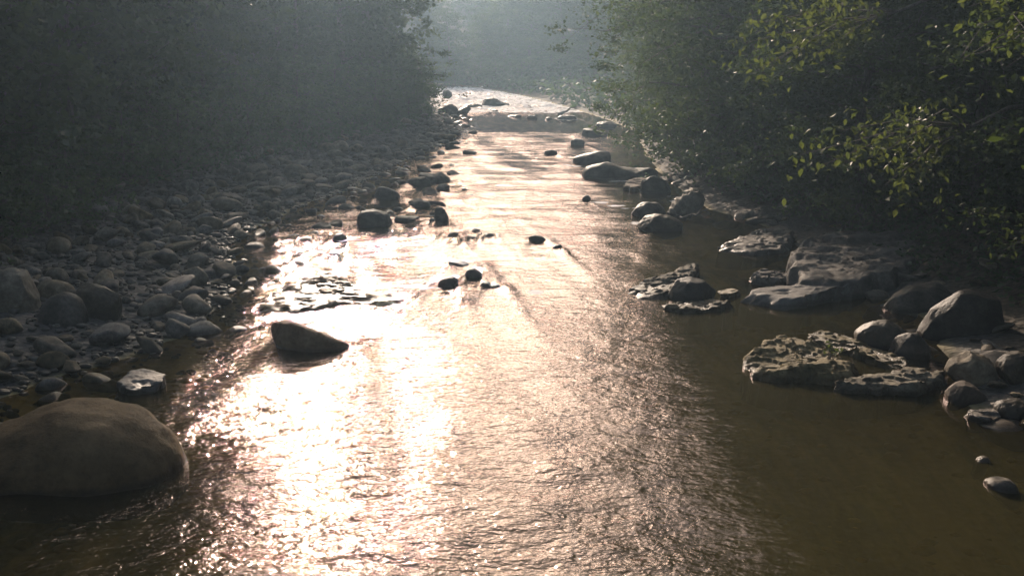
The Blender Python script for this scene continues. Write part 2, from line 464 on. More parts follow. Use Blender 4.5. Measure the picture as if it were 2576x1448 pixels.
rock_i = [0]
WAKES = []
def outline_rock(name, pts, mat, label, cat, depth=0.8, base_z=0.0, power=2.6, rough=0.05, soft=1, group=None, sink=0.35, ledges=0.0, turn=0.0, facets=None):
    """pts: the outline of the stone in the photograph; it stands where its lowest edge meets the water or ground"""
    rock_i[0] += 1
    sd = rock_i[0] * 3.17
    pts = np.array(pts, float)
    vb = pts[:, 1].max()
    uc = pts[pts[:, 1] > vb - 0.35 * (vb - pts[:, 1].min()), 0].mean()
    g = at_z(uc, vb, base_z)
    dist = math.hypot(g[0], g[1])
    w = (pts[:, 0].max() - pts[:, 0].min()) / F * dist
    dep = w * depth
    yc = g[1] + dep * 0.42
    if base_z == 0.0 and name in ('creek_rock', 'slab_rock', 'boulder', 'far_rock'): WAKES.append((g[0], yc, max(w, 0.25)))
    P = np.array([at_y(u, v, yc) for u, v in pts])
    prof = np.stack([P[:, 0], P[:, 2]], 1)
    cx = 0.5 * (prof[:, 0].min() + prof[:, 0].max())
    top = prof[:, 1].max()
    low = prof[:, 1] < base_z + 0.12 * (top - base_z)
    prof[low, 1] = np.minimum(prof[low, 1], base_z) - sink * 0.6
    prof = chaikin(prof, soft)
    n, m = 72, 34
    prof = resample(prof, n)
    # start each ring from the same corner; profile scaled about a point low in the stone
    c0 = np.array([cx, base_z - sink * 0.3])
    V = []
    ts = np.linspace(-1, 1, m + 2)[1:-1]
    for t in ts:
        s = (1 - abs(t) ** power) ** (1 / power)
        tt = np.sign(t) * (1 - (1 - abs(t)) ** 1.15)
        ring = c0 + (prof - c0) * np.array([0.35 * s + 0.65 * s ** 0.8, s])
        sh = (fbm(np.array([[tt * 1.3, sd, 0.3]]), 2)[0]) * 0.25 * w
        V.append(np.stack([ring[:, 0] + sh * (1 - s) + turn * tt * dep * 0.5, np.full(n, yc + tt * dep * 0.5), ring[:, 1]], 1))
    V = np.concatenate(V)
    ctr = np.array([cx, yc, base_z])
    L = V - ctr
    size = max(w, 0.2)
    q = L / size * 2.2 + sd
    nrm = L / (np.linalg.norm(L, axis=1)[:, None] + 1e-9)
    amp = fbm(q, 4, 0.5) * rough * 1.6 + fbm(q * 3.3 + 5, 3, 0.55) * rough * 0.55
    L = L + nrm * (amp * size)[:, None]
    if facets is None: facets = 0 if soft == 2 else (16 if soft == 0 else 11)
    if facets:
        rs = np.random.RandomState(rock_i[0])
        up = L[L[:, 2] > -0.02 * size]
        for _ in range(facets):
            k = rs.normal(size=3) * np.array([1, 1, 0.9]); k[2] = abs(k[2]); k /= np.linalg.norm(k)
            dd = L @ k
            off_ = np.quantile(up @ k, rs.uniform(0.86, 0.97))
            L = L - np.clip(dd - off_, 0, None)[:, None] * k * 0.92
    L = L + nrm * (fbm(q * 6.5 + 11, 3, 0.6) * rough * 0.35 * size)[:, None]
    if ledges:
        st = ledges * size
        zz = L[:, 2] + 0.25 * L[:, 0] + 0.5 * st * fbm(q * 0.8, 3)
        fr = zz / st - np.floor(zz / st)
        L[:, 2] += (sstep(0.35, 0.65, fr) - fr) * st * 0.75
    i = np.arange(n * m).reshape(m, n)
    A, B = i[:-1], i[1:]
    fc = np.stack([A.ravel(), B.ravel(), np.roll(B, -1, 1).ravel(), np.roll(A, -1, 1).ravel()], 1)
    V2 = np.vstack([L, L[:n].mean(0), L[-n:].mean(0)])
    k0, k1 = n * m, n * m + 1
    cap0 = np.stack([np.full(n, k0), i[0], np.roll(i[0], -1), np.roll(i[0], -1)], 1)
    cap1 = np.stack([np.full(n, k1), np.roll(i[-1], -1), i[-1], i[-1]], 1)
    me = bpy.data.meshes.new(name)
    me.from_pydata(V2.tolist(), [], fc.tolist() + cap0[:, :3].tolist() + cap1[:, :3].tolist())
    me.polygons.foreach_set('use_smooth', np.ones(len(me.polygons), bool))
    me.materials.append(M[mat])
    import bmesh
    bm = bmesh.new(); bm.from_mesh(me); bmesh.ops.recalc_face_normals(bm, faces=bm.faces); bm.to_mesh(me); bm.free()
    o = link(name, me, loc=ctr)
    return tag(o, label, cat, group)

def flat_rock(name, pts, mat, label, cat, h, tilt=(0.0, 0.0), rough=0.05, freq=1.6, group=None, flare=0.08, terr=0.045):
    """pts: outline of the stone's TOP in the photograph, lying h above the water; the sides drop below the water"""
    rock_i[0] += 1
    sd = rock_i[0] * 5.3
    P = np.array([at_z(u, v, h)[:2] for u, v in pts])
    P = resample(chaikin(P, 1), 160)
    c = P.mean(0)
    D = P - c
    P = c + D * (1 + 0.13 * fbm(np.stack([D[:, 0] * 1.7, D[:, 1] * 1.7, np.full(len(D), sd)], 1), 5, 0.6))[:, None]
    rings = [(1 + flare * 1.6, None, -0.45), (1 + flare, 0.1, 0), (1 + flare * .5, 0.5, 0), (1.0, 0.86, 0), (0.97, 0.97, 0)] + [(k, 1.0, 0) for k in np.linspace(0.94, 0.03, 40)]
    V = []
    for (k, f, zz) in rings:
        q = c + (P - c) * k
        if f is None:
            z = np.full(len(q), zz)
        else:
            z = h * f + (tilt[0] * (q[:, 0] - c[0]) + tilt[1] * (q[:, 1] - c[1])) * f
        V.append(np.stack([q[:, 0], q[:, 1], z], 1))
    V = np.concatenate(V)
    n, m = 160, len(rings)
    q = np.stack([V[:, 0] * freq + sd, V[:, 1] * freq, V[:, 2] * freq * 2], 1)
    up = np.clip((V[:, 2] + 0.1) / (h + 0.1), 0, 1)
    rel = fbm(q * np.array([0.75, 1.1, 0.5]), 4, 0.5) * 1.5 - 0.1
    dz = rel * rough * up
    if terr:                                # bedding: broken plateaus with sharp little risers
        st = dz / terr
        fr = st - np.floor(st)
        dz = (np.floor(st) + sstep(0.38, 0.62, fr)) * terr * 0.9 + dz * 0.1
    V[:, 2] += dz + (fbm(q * 4.5 + 2, 3, 0.6) * 0.016 + (0.3 - np.abs(fbm(q * 2.4 + 31, 2))) * 0.03) * up
    edge = np.arange(len(V)) < n * 5
    V[:, 0] += np.where(edge, fbm(q * 2.2 + 9, 4) * 0.16, 0); V[:, 1] += np.where(edge, fbm(q * 2.2 + 19, 4) * 0.16, 0)
    ctr = np.array([c[0], c[1], 0.0])
    V -= ctr
    i = np.arange(n * m).reshape(m, n)
    A, B = i[:-1], i[1:]
    fc = np.stack([A.ravel(), np.roll(A, -1, 1).ravel(), np.roll(B, -1, 1).ravel(), B.ravel()], 1)
    area = np.sum(P[:, 0] * np.roll(P[:, 1], -1) - np.roll(P[:, 0], -1) * P[:, 1])
    if area < 0: fc = fc[:, ::-1]
    last = i[-1] if area > 0 else i[-1][::-1]
    me = bpy.data.meshes.new(name)
    me.from_pydata(V.tolist(), [], fc.tolist() + [last.tolist()])
    me.polygons.foreach_set('use_smooth', np.ones(len(me.polygons), bool))
    me.materials.append(M[mat])
    return tag(link(name, me, loc=ctr), label, cat, group)

# --- the stones one can name, each from its own outline
outline_rock('boulder', [(-75, 1238), (-70, 1150), (-20, 1080), (60, 1045), (150, 1024), (200, 1020), (262, 1024), (330, 1042), (395, 1082), (440, 1130), (460, 1185), (452, 1220), (425, 1240)],
             'boulder', 'huge smooth rounded brown boulder standing alone in the shallows by the cobble bar', 'boulder', depth=0.72, power=2.2, rough=0.026, soft=2)
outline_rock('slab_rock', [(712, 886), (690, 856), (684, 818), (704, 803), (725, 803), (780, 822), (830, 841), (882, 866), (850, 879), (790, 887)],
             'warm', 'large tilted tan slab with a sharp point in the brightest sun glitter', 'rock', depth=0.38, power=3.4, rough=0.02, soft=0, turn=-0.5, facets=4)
outline_rock('boulder', [(95, 810), (100, 780), (125, 745), (160, 732), (195, 745), (215, 775), (222, 805), (200, 825), (120, 825)],
             'cobble', 'smooth pale egg-shaped boulder on the cobble bar', 'boulder', depth=0.8, base_z=0.15, power=2.1, rough=0.015, soft=2)
outline_rock('boulder', [(-30, 760), (-25, 700), (0, 672), (40, 672), (70, 690), (92, 730), (100, 770), (70, 790), (0, 790)],
             'cobble', 'pitted grey boulder behind the smooth egg-shaped boulder on the cobble bar', 'boulder', depth=0.8, base_z=0.25, rough=0.06, soft=1)
outline_rock('slab_rock', [(198, 790), (190, 745), (200, 712), (260, 722), (310, 745), (300, 790), (250, 800)],
             'dark', 'dark leaning slab beside the smooth egg-shaped boulder', 'rock', depth=0.6, base_z=0.18, rough=0.04, soft=0)
flat_rock('slab_rock', [(302, 966), (305, 946), (345, 926), (388, 932), (412, 950), (395, 960), (330, 972)],
          'pale', 'flat pale grey slab lying wet in the shallows behind the huge boulder', 'rock', 0.14, rough=0.05)
outline_rock('creek_rock', [(897, 566), (897, 540), (912, 530), (950, 527), (975, 537), (990, 553), (985, 568), (940, 573)],
             'dark', 'broad flat-topped dark block in midstream', 'rock', depth=0.8, rough=0.03, soft=1)
outline_rock('creek_rock', [(1092, 556), (1092, 530), (1098, 517), (1108, 516), (1120, 530), (1128, 548), (1136, 558)],
             'dark', 'upright pointed dark stone standing in midstream', 'rock', depth=0.6, rough=0.03, soft=1)
outline_rock('creek_rock', [(1072, 556), (1080, 549), (1095, 548), (1100, 557)], 'dark', 'small dark stone at the foot of the upright pointed stone', 'rock', rough=0.05)
outline_rock('creek_rock', [(990, 555), (994, 545), (1020, 543), (1060, 545), (1066, 552), (1040, 557)], 'dark', 'low dark stone between the flat-topped block and the upright pointed stone', 'rock', rough=0.05)
outline_rock('creek_rock', [(942, 502), (942, 472), (960, 469), (990, 476), (1008, 490), (1012, 502), (980, 505)], 'dark', 'angular dark rock behind the flat-topped block in midstream', 'rock', rough=0.04, soft=0)
outline_rock('creek_rock', [(1018, 462), (1035, 448), (1060, 442), (1075, 450), (1092, 462), (1080, 468), (1040, 468)], 'dark', 'dark humped stone in front of the jagged midstream rock', 'rock', rough=0.05)
outline_rock('creek_rock', [(1045, 448), (1055, 435), (1095, 437), (1110, 431), (1130, 448), (1142, 458), (1100, 460), (1060, 460)], 'dark', 'long jagged dark rock in midstream', 'rock', rough=0.05, soft=0)
outline_rock('creek_rock', [(1022, 515), (1040, 504), (1062, 504), (1086, 516), (1078, 522), (1040, 520)], 'dark', 'low grey stone awash beyond the upright pointed stone', 'rock', rough=0.05)
outline_rock('creek_rock', [(1127, 664), (1132, 656), (1150, 655), (1180, 662), (1206, 666), (1190, 671), (1150, 671)], 'dark', 'thin flat dark stone behind the round midstream stone', 'rock', rough=0.04)
outline_rock('creek_rock', [(1170, 694), (1171, 684), (1180, 676), (1195, 674), (1208, 682), (1214, 694), (1205, 702), (1180, 702)], 'dark', 'round dark stone in the midstream cluster', 'rock', rough=0.03, soft=2)
outline_rock('creek_rock', [(1090, 718), (1105, 706), (1130, 695), (1142, 694), (1150, 702), (1158, 718), (1140, 722), (1105, 722)], 'dark', 'pointed dark stone with a sunlit edge in the midstream cluster', 'rock', rough=0.04, soft=0)
outline_rock('creek_rock', [(1205, 718), (1212, 707), (1224, 706), (1234, 715), (1262, 716), (1275, 724), (1240, 726), (1212, 724)], 'dark', 'low twin-humped dark stone in the midstream cluster', 'rock', rough=0.05, soft=0)
outline_rock('creek_rock', [(1330, 605), (1331, 592), (1345, 590), (1370, 596), (1386, 603), (1370, 608), (1345, 608)], 'dark', 'small dark slab in the current across from the bank ledges', 'rock', rough=0.05)
outline_rock('creek_rock', [(1386, 622), (1400, 615), (1414, 614), (1414, 624), (1398, 626)], 'dark', 'little square dark stone in the current below the small slab', 'rock', rough=0.05)
outline_rock('creek_rock', [(832, 602), (838, 592), (855, 585), (872, 594), (876, 602), (850, 606)], 'dark', 'rounded dark stone at the head of the bright glitter', 'rock', rough=0.04)
outline_rock('creek_rock', [(815, 640), (825, 634), (855, 636), (868, 640), (840, 643)], 'dark', 'thin dark stone awash in the bright glitter', 'rock', rough=0.04)
outline_rock('creek_rock', [(1118, 596), (1125, 587), (1148, 583), (1165, 592), (1160, 598), (1130, 599)], 'dark', 'low domed stone in the midstream riffle', 'rock', rough=0.05)
outline_rock('creek_rock', [(1172, 580), (1190, 573), (1212, 578), (1208, 583), (1185, 583)], 'dark', 'small flat stone behind the low riffle stones', 'rock', rough=0.05)
outline_rock('creek_rock', [(1175, 600), (1182, 594), (1200, 595), (1206, 600), (1190, 602)], 'dark', 'smallest stone of the midstream riffle', 'rock', rough=0.05)
outline_rock('creek_rock', [(1208, 596), (1215, 588), (1232, 585), (1248, 594), (1240, 598)], 'dark', 'crooked low stone ending the midstream riffle', 'rock', rough=0.06)
outline_rock('creek_rock', [(1366, 387), (1372, 379), (1390, 376), (1406, 383), (1405, 389), (1380, 390)], 'dark', 'small domed stone upstream of the great wedge rocks', 'rock', rough=0.04)
outline_rock('creek_rock', [(1435, 364), (1435, 352), (1447, 349), (1468, 351), (1471, 362), (1455, 366)], 'dark', 'square dark block upstream of the great wedge rocks', 'rock', rough=0.03)
outline_rock('slab_rock', [(1424, 408), (1440, 398), (1470, 386), (1500, 380), (1532, 379), (1537, 392), (1536, 408), (1490, 413), (1450, 412)],
             'dark', 'great wedge rock with a squared end, the upper of two', 'rock', depth=0.6, rough=0.025, soft=0)
outline_rock('slab_rock', [(1438, 440), (1455, 428), (1490, 413), (1525, 407), (1560, 418), (1600, 424), (1640, 420), (1665, 432), (1655, 448), (1600, 450), (1540, 448), (1480, 446)],
             'dark', 'long low wedge rock below the squared wedge rock', 'rock', depth=0.5, rough=0.03, soft=0)
flat_rock('slab_rock', [(1568, 462), (1580, 452), (1605, 446), (1628, 448), (1620, 460), (1600, 468)],
          'tan', 'sunlit tan slab end beside the long low wedge rock', 'rock', 0.22, rough=0.06)
outline_rock('bank_rock', [(1605, 478), (1612, 455), (1640, 442), (1670, 450), (1690, 470), (1680, 482), (1640, 486)], 'dark', 'dark rounded rock under the overhanging leaves', 'rock', rough=0.05)
outline_rock('creek_rock', [(1462, 502), (1468, 493), (1480, 491), (1488, 500), (1478, 505)], 'dark', 'small stone at the lip of the little fall', 'rock', rough=0.05)
outline_rock('bank_rock', [(1585, 540), (1590, 522), (1620, 508), (1650, 508), (1672, 520), (1676, 540), (1630, 546)], 'dark', 'dark domed rock at the foot of the little fall', 'rock', rough=0.04)
outline_rock('bank_rock', [(1600, 572), (1605, 548), (1650, 538), (1690, 545), (1722, 566), (1705, 580), (1650, 584)], 'dark', 'broad dark humped rock below the domed rock at the fall', 'rock', rough=0.04)
outline_rock('slab_rock', [(1672, 530), (1690, 505), (1730, 482), (1775, 470), (1780, 500), (1740, 530), (1700, 545)], 'rock', 'steep grey slab of the bank behind the little fall', 'rock', depth=0.5, rough=0.05, soft=0, ledges=0.12)
flat_rock('bank_rock', [(1810, 612), (1850, 595), (1900, 582), (1960, 574), (1995, 588), (1985, 612), (1930, 628), (1870, 626)],
          'rock', 'broad low ledge shelving into the still pool', 'rock', 0.16, rough=0.08, tilt=(0.05, 0.02))
flat_rock('slab_rock', [(1985, 650), (1990, 622), (2040, 602), (2120, 595), (2220, 598), (2310, 615), (2340, 640), (2280, 668), (2160, 690), (2050, 692), (2005, 675)],
          'rock', 'great mossy flat-topped slab under the trees', 'rock', 0.55, rough=0.14, freq=1.3, tilt=(0.03, 0.06))
flat_rock('slab_rock', [(1885, 722), (1890, 712), (1940, 712), (2010, 714), (2080, 700), (2160, 682), (2230, 668), (2290, 670), (2270, 690), (2180, 704), (2080, 722), (2000, 738), (1960, 733)],
          'pale', 'long pale slanting slab reaching into the still pool', 'rock', 0.34, rough=0.06, tilt=(0.05, 0.05))
flat_rock('bank_rock', [(1885, 697), (1905, 682), (1960, 674), (2010, 682), (2000, 696), (1940, 704)],
          'rock', 'jagged low ledge behind the long slanting slab', 'rock', 0.15, rough=0.14, freq=1.7, terr=0.04)
outline_rock('bank_rock', [(2172, 742), (2180, 732), (2210, 728), (2238, 738), (2232, 752), (2195, 754)], 'cobble', 'rounded pale stone at the end of the slanting slab', 'rock', rough=0.03, soft=2)
outline_rock('slab_rock', [(2222, 785), (2228, 752), (2280, 722), (2350, 708), (2400, 715), (2390, 745), (2340, 780), (2280, 790)], 'rock', 'thick grey slab leaning on the bank beside the rounded pale stone', 'rock', depth=0.6, rough=0.04, soft=0)
outline_rock('slab_rock', [(2318, 808), (2345, 780), (2400, 742), (2440, 728), (2500, 735), (2530, 780), (2480, 820), (2380, 830)], 'dark', 'big dark slab with a pale diagonal edge on the bank', 'rock', depth=0.6, base_z=0.25, rough=0.03, soft=0)
outline_rock('bank_rock', [(2145, 850), (2150, 825), (2185, 808), (2230, 806), (2270, 820), (2285, 860), (2240, 880), (2180, 878)], 'dark', 'rounded dark boulder behind the mossy ledge', 'boulder', rough=0.05)
outline_rock('bank_rock', [(2235, 890), (2250, 850), (2290, 832), (2330, 850), (2340, 890), (2300, 905)], 'dark', 'dark boulder wedged behind the mossy ledge', 'boulder', rough=0.05)
flat_rock('ledge_rock', [(1885, 905), (1888, 885), (1925, 865), (1950, 840), (1980, 838), (2010, 850), (2060, 872), (2110, 895), (2150, 918), (2140, 934), (2090, 942), (2000, 930), (1930, 936)],
          'ledge', 'low rugged lichen-flecked ledge with a green sprig at its edge in the pool', 'ledge', 0.17, flare=0.10, rough=0.15, freq=1.7, terr=0.05)
flat_rock('ledge_rock', [(2028, 838), (2060, 828), (2110, 832), (2180, 862), (2250, 888), (2290, 905), (2260, 912), (2180, 895), (2100, 866)],
          'ledge', 'narrow rugged shelf parallel to the lichen-flecked ledge', 'ledge', 0.12, rough=0.10, freq=1.7, terr=0.04)
flat_rock('ledge_rock', [(2110, 957), (2150, 940), (2200, 935), (2270, 918), (2350, 925), (2370, 938), (2350, 955), (2290, 975), (2220, 970), (2150, 963)],
          'ledge', 'tan rugged ledge stretching from the lichen-flecked ledge to the bank', 'ledge', 0.15, flare=0.10, rough=0.13, freq=1.7, terr=0.05)
outline_rock('bank_rock', [(2376, 1005), (2385, 975), (2410, 955), (2450, 968), (2480, 1000), (2450, 1018)], 'tan', 'pointed brown boulder with a sunlit tip at the end of the tan ledge', 'boulder', rough=0.03)
outline_rock('bank_rock', [(2376, 930), (2378, 905), (2420, 895), (2440, 880), (2500, 905), (2505, 940), (2440, 960)], 'rock', 'blocky grey boulder on the bank above the tan ledge', 'boulder', base_z=0.15, rough=0.06, soft=0)
outline_rock('bank_rock', [(2505, 930), (2515, 895), (2560, 880), (2600, 890), (2610, 940), (2550, 955)], 'dark', 'dark boulder behind the blocky grey boulder on the bank', 'boulder', base_z=0.25, rough=0.05)
flat_rock('bank_rock', [(2435, 1042), (2450, 1030), (2500, 1024), (2530, 1032), (2515, 1044), (2470, 1048)],
          'pale', 'flat stone with a pale rim at the water below the bank', 'rock', 0.1, rough=0.05)
outline_rock('bank_rock', [(2500, 1045), (2508, 1015), (2540, 1005), (2590, 1010), (2600, 1050), (2550, 1060)], 'dark', 'round dark boulder beside the pale-rimmed flat stone', 'boulder', rough=0.04, soft=2)
outline_rock('bank_rock', [(2553, 1078), (2560, 1062), (2600, 1055), (2640, 1070), (2620, 1085)], 'tan', 'small tan stone in the shallows below the round dark boulder', 'rock', rough=0.04)
outline_rock('creek_rock', [(2478, 1224), (2485, 1208), (2515, 1200), (2550, 1208), (2568, 1228), (2530, 1240)], 'cobble', 'rounded grey stone half sunk in the brown slack water', 'rock', rough=0.03, soft=2)
outline_rock('creek_rock', [(2442, 1166), (2452, 1154), (2475, 1146), (2490, 1152), (2470, 1164)], 'cobble', 'curved grey stone tip showing above the brown slack water', 'rock', rough=0.03)
outline_rock('bank_rock', [(1680, 742), (1690, 705), (1720, 698), (1770, 708), (1800, 730), (1780, 752), (1720, 758)], 'dark', 'dark square-faced rock parting current and still pool', 'rock', rough=0.04, soft=0)
flat_rock('slab_rock', [(1585, 715), (1620, 700), (1680, 692), (1720, 674), (1756, 666), (1748, 690), (1700, 714), (1660, 736), (1615, 728)],
          'ledge', 'low tan slab with a sunlit ridge beside the square-faced rock', 'rock', 0.16, rough=0.1, freq=2.0, tilt=(0.08, 0.02))
flat_rock('bank_rock', [(1665, 768), (1700, 758), (1760, 750), (1800, 754), (1835, 760), (1800, 772), (1730, 776)],
          'ledge', 'thin flat sunlit ledge in front of the square-faced rock', 'ledge', 0.1, rough=0.07, freq=2.4)
flat_rock('creek_rock', [(1806, 738), (1812, 729), (1850, 727), (1860, 731), (1830, 739)],
          'ledge', 'short flat tan stone in the still pool', 'rock', 0.1, rough=0.05)
flat_rock('dark_patch_rock', [(640, 765), (690, 735), (760, 705), (800, 682), (835, 684), (880, 712), (940, 735), (1005, 749), (950, 757), (860, 752), (800, 768), (720, 778)],  # made-up rock for the dark treetop reflection in the glitter
          'tan', 'low brown rock added to darken the glitter behind the tilted slab', 'rock', 0.06, rough=0.11, freq=1.4)
# far riffle
outline_rock('far_rock', [(1145, 289), (1155, 272), (1180, 264), (1190, 270), (1160, 292)], 'dark', 'dark bank rock at the foot of the far riffle', 'rock', rough=0.06)
outline_rock('far_rock', [(1100, 283), (1105, 268), (1130, 260), (1150, 270), (1152, 287), (1120, 292)], 'dark', 'dark rock where the wooded bank meets the far riffle', 'rock', rough=0.06)
outline_rock('far_rock', [(1208, 265), (1212, 250), (1235, 247), (1262, 256), (1290, 262), (1260, 268)], 'dark', 'long dark rock in the middle of the far riffle', 'rock', rough=0.05, soft=0)
outline_rock('far_rock', [(1168, 271), (1172, 262), (1205, 262), (1215, 269), (1190, 273)], 'dark', 'low dark rock left awash in the far riffle', 'rock', rough=0.05)
outline_rock('far_rock', [(1270, 294), (1280, 289), (1310, 289), (1316, 295)], 'dark', 'flat dark rock at the lower lip of the far riffle', 'rock', rough=0.05)
outline_rock('far_rock', [(1322, 298), (1330, 290), (1345, 290), (1354, 297), (1340, 300)], 'dark', 'small humped rock at the lower lip of the far riffle', 'rock', rough=0.05)
outline_rock('far_rock', [(1395, 300), (1405, 290), (1430, 287), (1452, 294), (1445, 302)], 'dark', 'dark rock ending the far riffle', 'rock', rough=0.05)
outline_rock('far_rock', [(1460, 340), (1464, 325), (1485, 322), (1510, 330), (1540, 336), (1520, 344)], 'dark', 'dark rock in the calm reach below the far riffle', 'rock', rough=0.05)
outline_rock('far_rock', [(1365, 303), (1372, 295), (1388, 294), (1396, 302)], 'dark', 'little rock beside the last rock of the far riffle', 'rock', rough=0.05)
outline_rock('far_rock', [(1230, 281), (1236, 276), (1252, 276), (1258, 281)], 'dark', 'tiny dark rock in the white of the far riffle', 'rock', rough=0.05)
outline_rock('far_rock', [(1495, 318), (1505, 308), (1530, 306), (1555, 314), (1540, 322)], 'dark', 'dark flat rock against the bank past the far riffle', 'rock', rough=0.05)
outline_rock('far_rock', [(1110, 240), (1115, 226), (1130, 228), (1140, 240), (1125, 246)], 'dark', 'small dark rock at the top of the far riffle', 'rock', rough=0.05)

# ------------------------------------------------------------------ water
def px_blob(x, y, u, v, rx, ry):
    c = at_z(u, v)
    return np.exp(-(((x - c[0]) / rx) ** 2 + ((y - c[1]) / ry) ** 2))

wy = [-12.0]
while wy[-1] < 165:
    y_ = wy[-1]
    wy.append(y_ + (0.5 if y_ < 7 else max(0.06, 0.0042 * y_)))
wy = np.array(wy)
wx = axis([(-40, -14, 40), (-14, 12.6, 330)])
WX, WY = np.meshgrid(wx, wy)
wxr, wyr = WX.ravel(), WY.ravel()
wbed, wins, wd, wleft, _, _ = terrain(wxr, wyr)
dR = line_dist(wxr, wyr, RIGHT_LINE); dL = line_dist(wxr, wyr, LEFT_LINE)
# the main current: quick and choppy; slack water along both shores and in the pool by the ledge
cur_x = np.interp(wyr, [8, 11, 14, 18, 22, 30, 45, 70, 200], [2.6, 2.7, 2.9, 3.0, 3.4, 5.5, 7.0, 7, 7])
chop = 1 - sstep(-0.9, 1.0, wxr - cur_x)
chop *= sstep(-7.0, -3.6, wxr + 0.0 * wyr + np.interp(wyr, [8, 14, 22, 30], [0.6, 0.3, 1.2, 3.0]))
chop *= 0.85 + 0.15 * (1 - sstep(-1.5, 1.5, wxr))
chop = 0.08 + 0.92 * chop
chop *= sstep(0.0, 1.6, np.minimum(dL, dR) + 0.35)
pool = sstep(66, 70, wyr) * (1 - sstep(80, 85, wyr))
chop *= 1 - 0.85 * pool
chop *= 1 + 2.6 * sstep(85, 92, wyr)
chop *= 0.72
chop *= 1 - 0.32 * sstep(27, 33, wyr) * (1 - sstep(84, 90, wyr))
# slick tongues and rougher seams drawn out along the flow
seam = fbm(np.stack([wxr * 0.75 + 0.12 * wyr, wyr * 0.16, np.full(wxr.shape, 4.4)], 1), 3)
chop *= np.clip(1 + (0.7 + 0.8 * sstep(18, 30, wyr)) * seam, 0.45, 1.8)
chop *= 1 + 0.25 * (1 - sstep(16, 24, wyr))
pile = 0
for (rx0, ry0, rw) in WAKES:
    dx, dy = (wxr - rx0) / rw, (ry0 - wyr) / rw
    near = (np.abs(dx) < 4) & (dy > -3) & (dy < 9)
    if not near.any(): continue
    dx, dy = dx[near], dy[near]
    arm = np.exp(-((np.abs(dx) - 0.45 - 0.16 * np.clip(dy, 0, 9)) / 0.22) ** 2) * sstep(-0.8, 0.2, dy) * np.exp(-np.clip(dy, 0, 9) / 3.2)
    lee = np.exp(-(dx / (0.42 + 0.1 * np.clip(dy, 0, 9))) ** 2) * sstep(0.0, 0.6, dy) * np.exp(-np.clip(dy, 0, 9) / 2.5)
    chop[near] *= (1 + 1.0 * arm) * (1 - 0.55 * lee)
    pz = np.zeros(len(wxr)); pz[near] = min(0.05, 0.07 * rw) * arm
    pile = pile + pz
chop = np.clip(chop, 0.03, 3)
wz = 0
for wl, am, sd in ((1.9, 0.020, 1.0), (0.85, 0.016, 2.0), (0.42, 0.009, 3.0)):
    k = 1 / wl
    wz = wz + am * 2 * noise3(np.stack([wxr * k, wyr * k * 1.5, np.full(wxr.shape, sd * 9.3)], 1))
fast = sstep(24, 34, wyr) * (1 - 0.9 * pool)
wz = wz + 0.12 * fast * noise3(np.stack([wxr * 0.38, wyr * 0.75, np.full(wxr.shape, 77.7)], 1)) + 0.09 * fast * noise3(np.stack([wxr * 0.9, wyr * 1.6, np.full(wxr.shape, 55.5)], 1))
wz = wz * chop + pile
wf = grid_faces(len(wx), len(wy))
keep = (wins | (wd < 1.5))
kf = keep[wf].any(1)
wf = wf[kf]
used = np.unique(wf)
remap = np.full(len(wxr), -1); remap[used] = np.arange(len(used))
wm = mesh_np('creek_water', np.stack([wxr, wyr, wz], 1)[used], remap[wf], [M['water']])
float_attr(wm, 'chop', chop[used])
foam_glitter = 0.74 * sstep(84, 88, wyr) * (1 - sstep(128, 150, wyr))
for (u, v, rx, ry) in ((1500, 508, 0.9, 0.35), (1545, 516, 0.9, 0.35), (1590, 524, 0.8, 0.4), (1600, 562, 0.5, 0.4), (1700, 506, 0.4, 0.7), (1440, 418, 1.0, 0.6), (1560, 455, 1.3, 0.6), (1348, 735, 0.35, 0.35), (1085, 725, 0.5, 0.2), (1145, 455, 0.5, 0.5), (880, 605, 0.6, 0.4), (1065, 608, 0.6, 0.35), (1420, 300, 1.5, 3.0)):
    foam_glitter = np.maximum(foam_glitter, 0.75 * px_blob(wxr, wyr, u, v, rx, ry))
float_attr(wm, 'foam_glitter', foam_glitter[used])
float_attr(wm, 'depth', np.clip(-wbed, 0, 2)[used])
tag(link('creek_water', wm), 'shallow rippling creek glittering in low sunlight', 'water', kind='structure')

# ------------------------------------------------------------------ loose stones
import bmesh
def stone_mesh(name, seed, sub, flat, facets, rough, mat):
    rs = np.random.RandomState(seed)
    bm = bmesh.new(); bmesh.ops.create_icosphere(bm, subdivisions=sub, radius=1.0)
    V = np.array([v.co[:] for v in bm.verts])
    F_ = np.array([[v.index for v in f.verts] for f in bm.faces]); bm.free()
    for _ in range(facets):
        nrm = rs.normal(size=3); nrm /= np.linalg.norm(nrm)
        off = rs.uniform(0.5, 0.82)
        d = V @ nrm - off
        V = V - np.clip(d, 0, None)[:, None] * nrm * 0.9
    V = V + V * (fbm(V * 1.3 + seed * 5.1, 3) * rough)[:, None]
    V = V * np.array([1, rs.uniform(0.65, 0.9), flat])
    return mesh_np(name, V, F_, [M[mat]])

STONES = [('rounded grey', [stone_mesh('cobble', 30 + k, 3, 0.62, 3, 0.10, 'cobble') for k in range(4)]),
          ('flat slabby grey', [stone_mesh('cobble', 50 + k, 3, 0.34, 7, 0.10, 'cobble') for k in range(4)]),
          ('angular grey', [stone_mesh('cobble', 70 + k, 3, 0.5, 14, 0.10, 'rock') for k in range(4)])]
LOW = [stone_mesh('stone', 90 + k, 2, 0.55, 5, 0.12, 'cobble') for k in range(5)]
rng = random.Random(5)

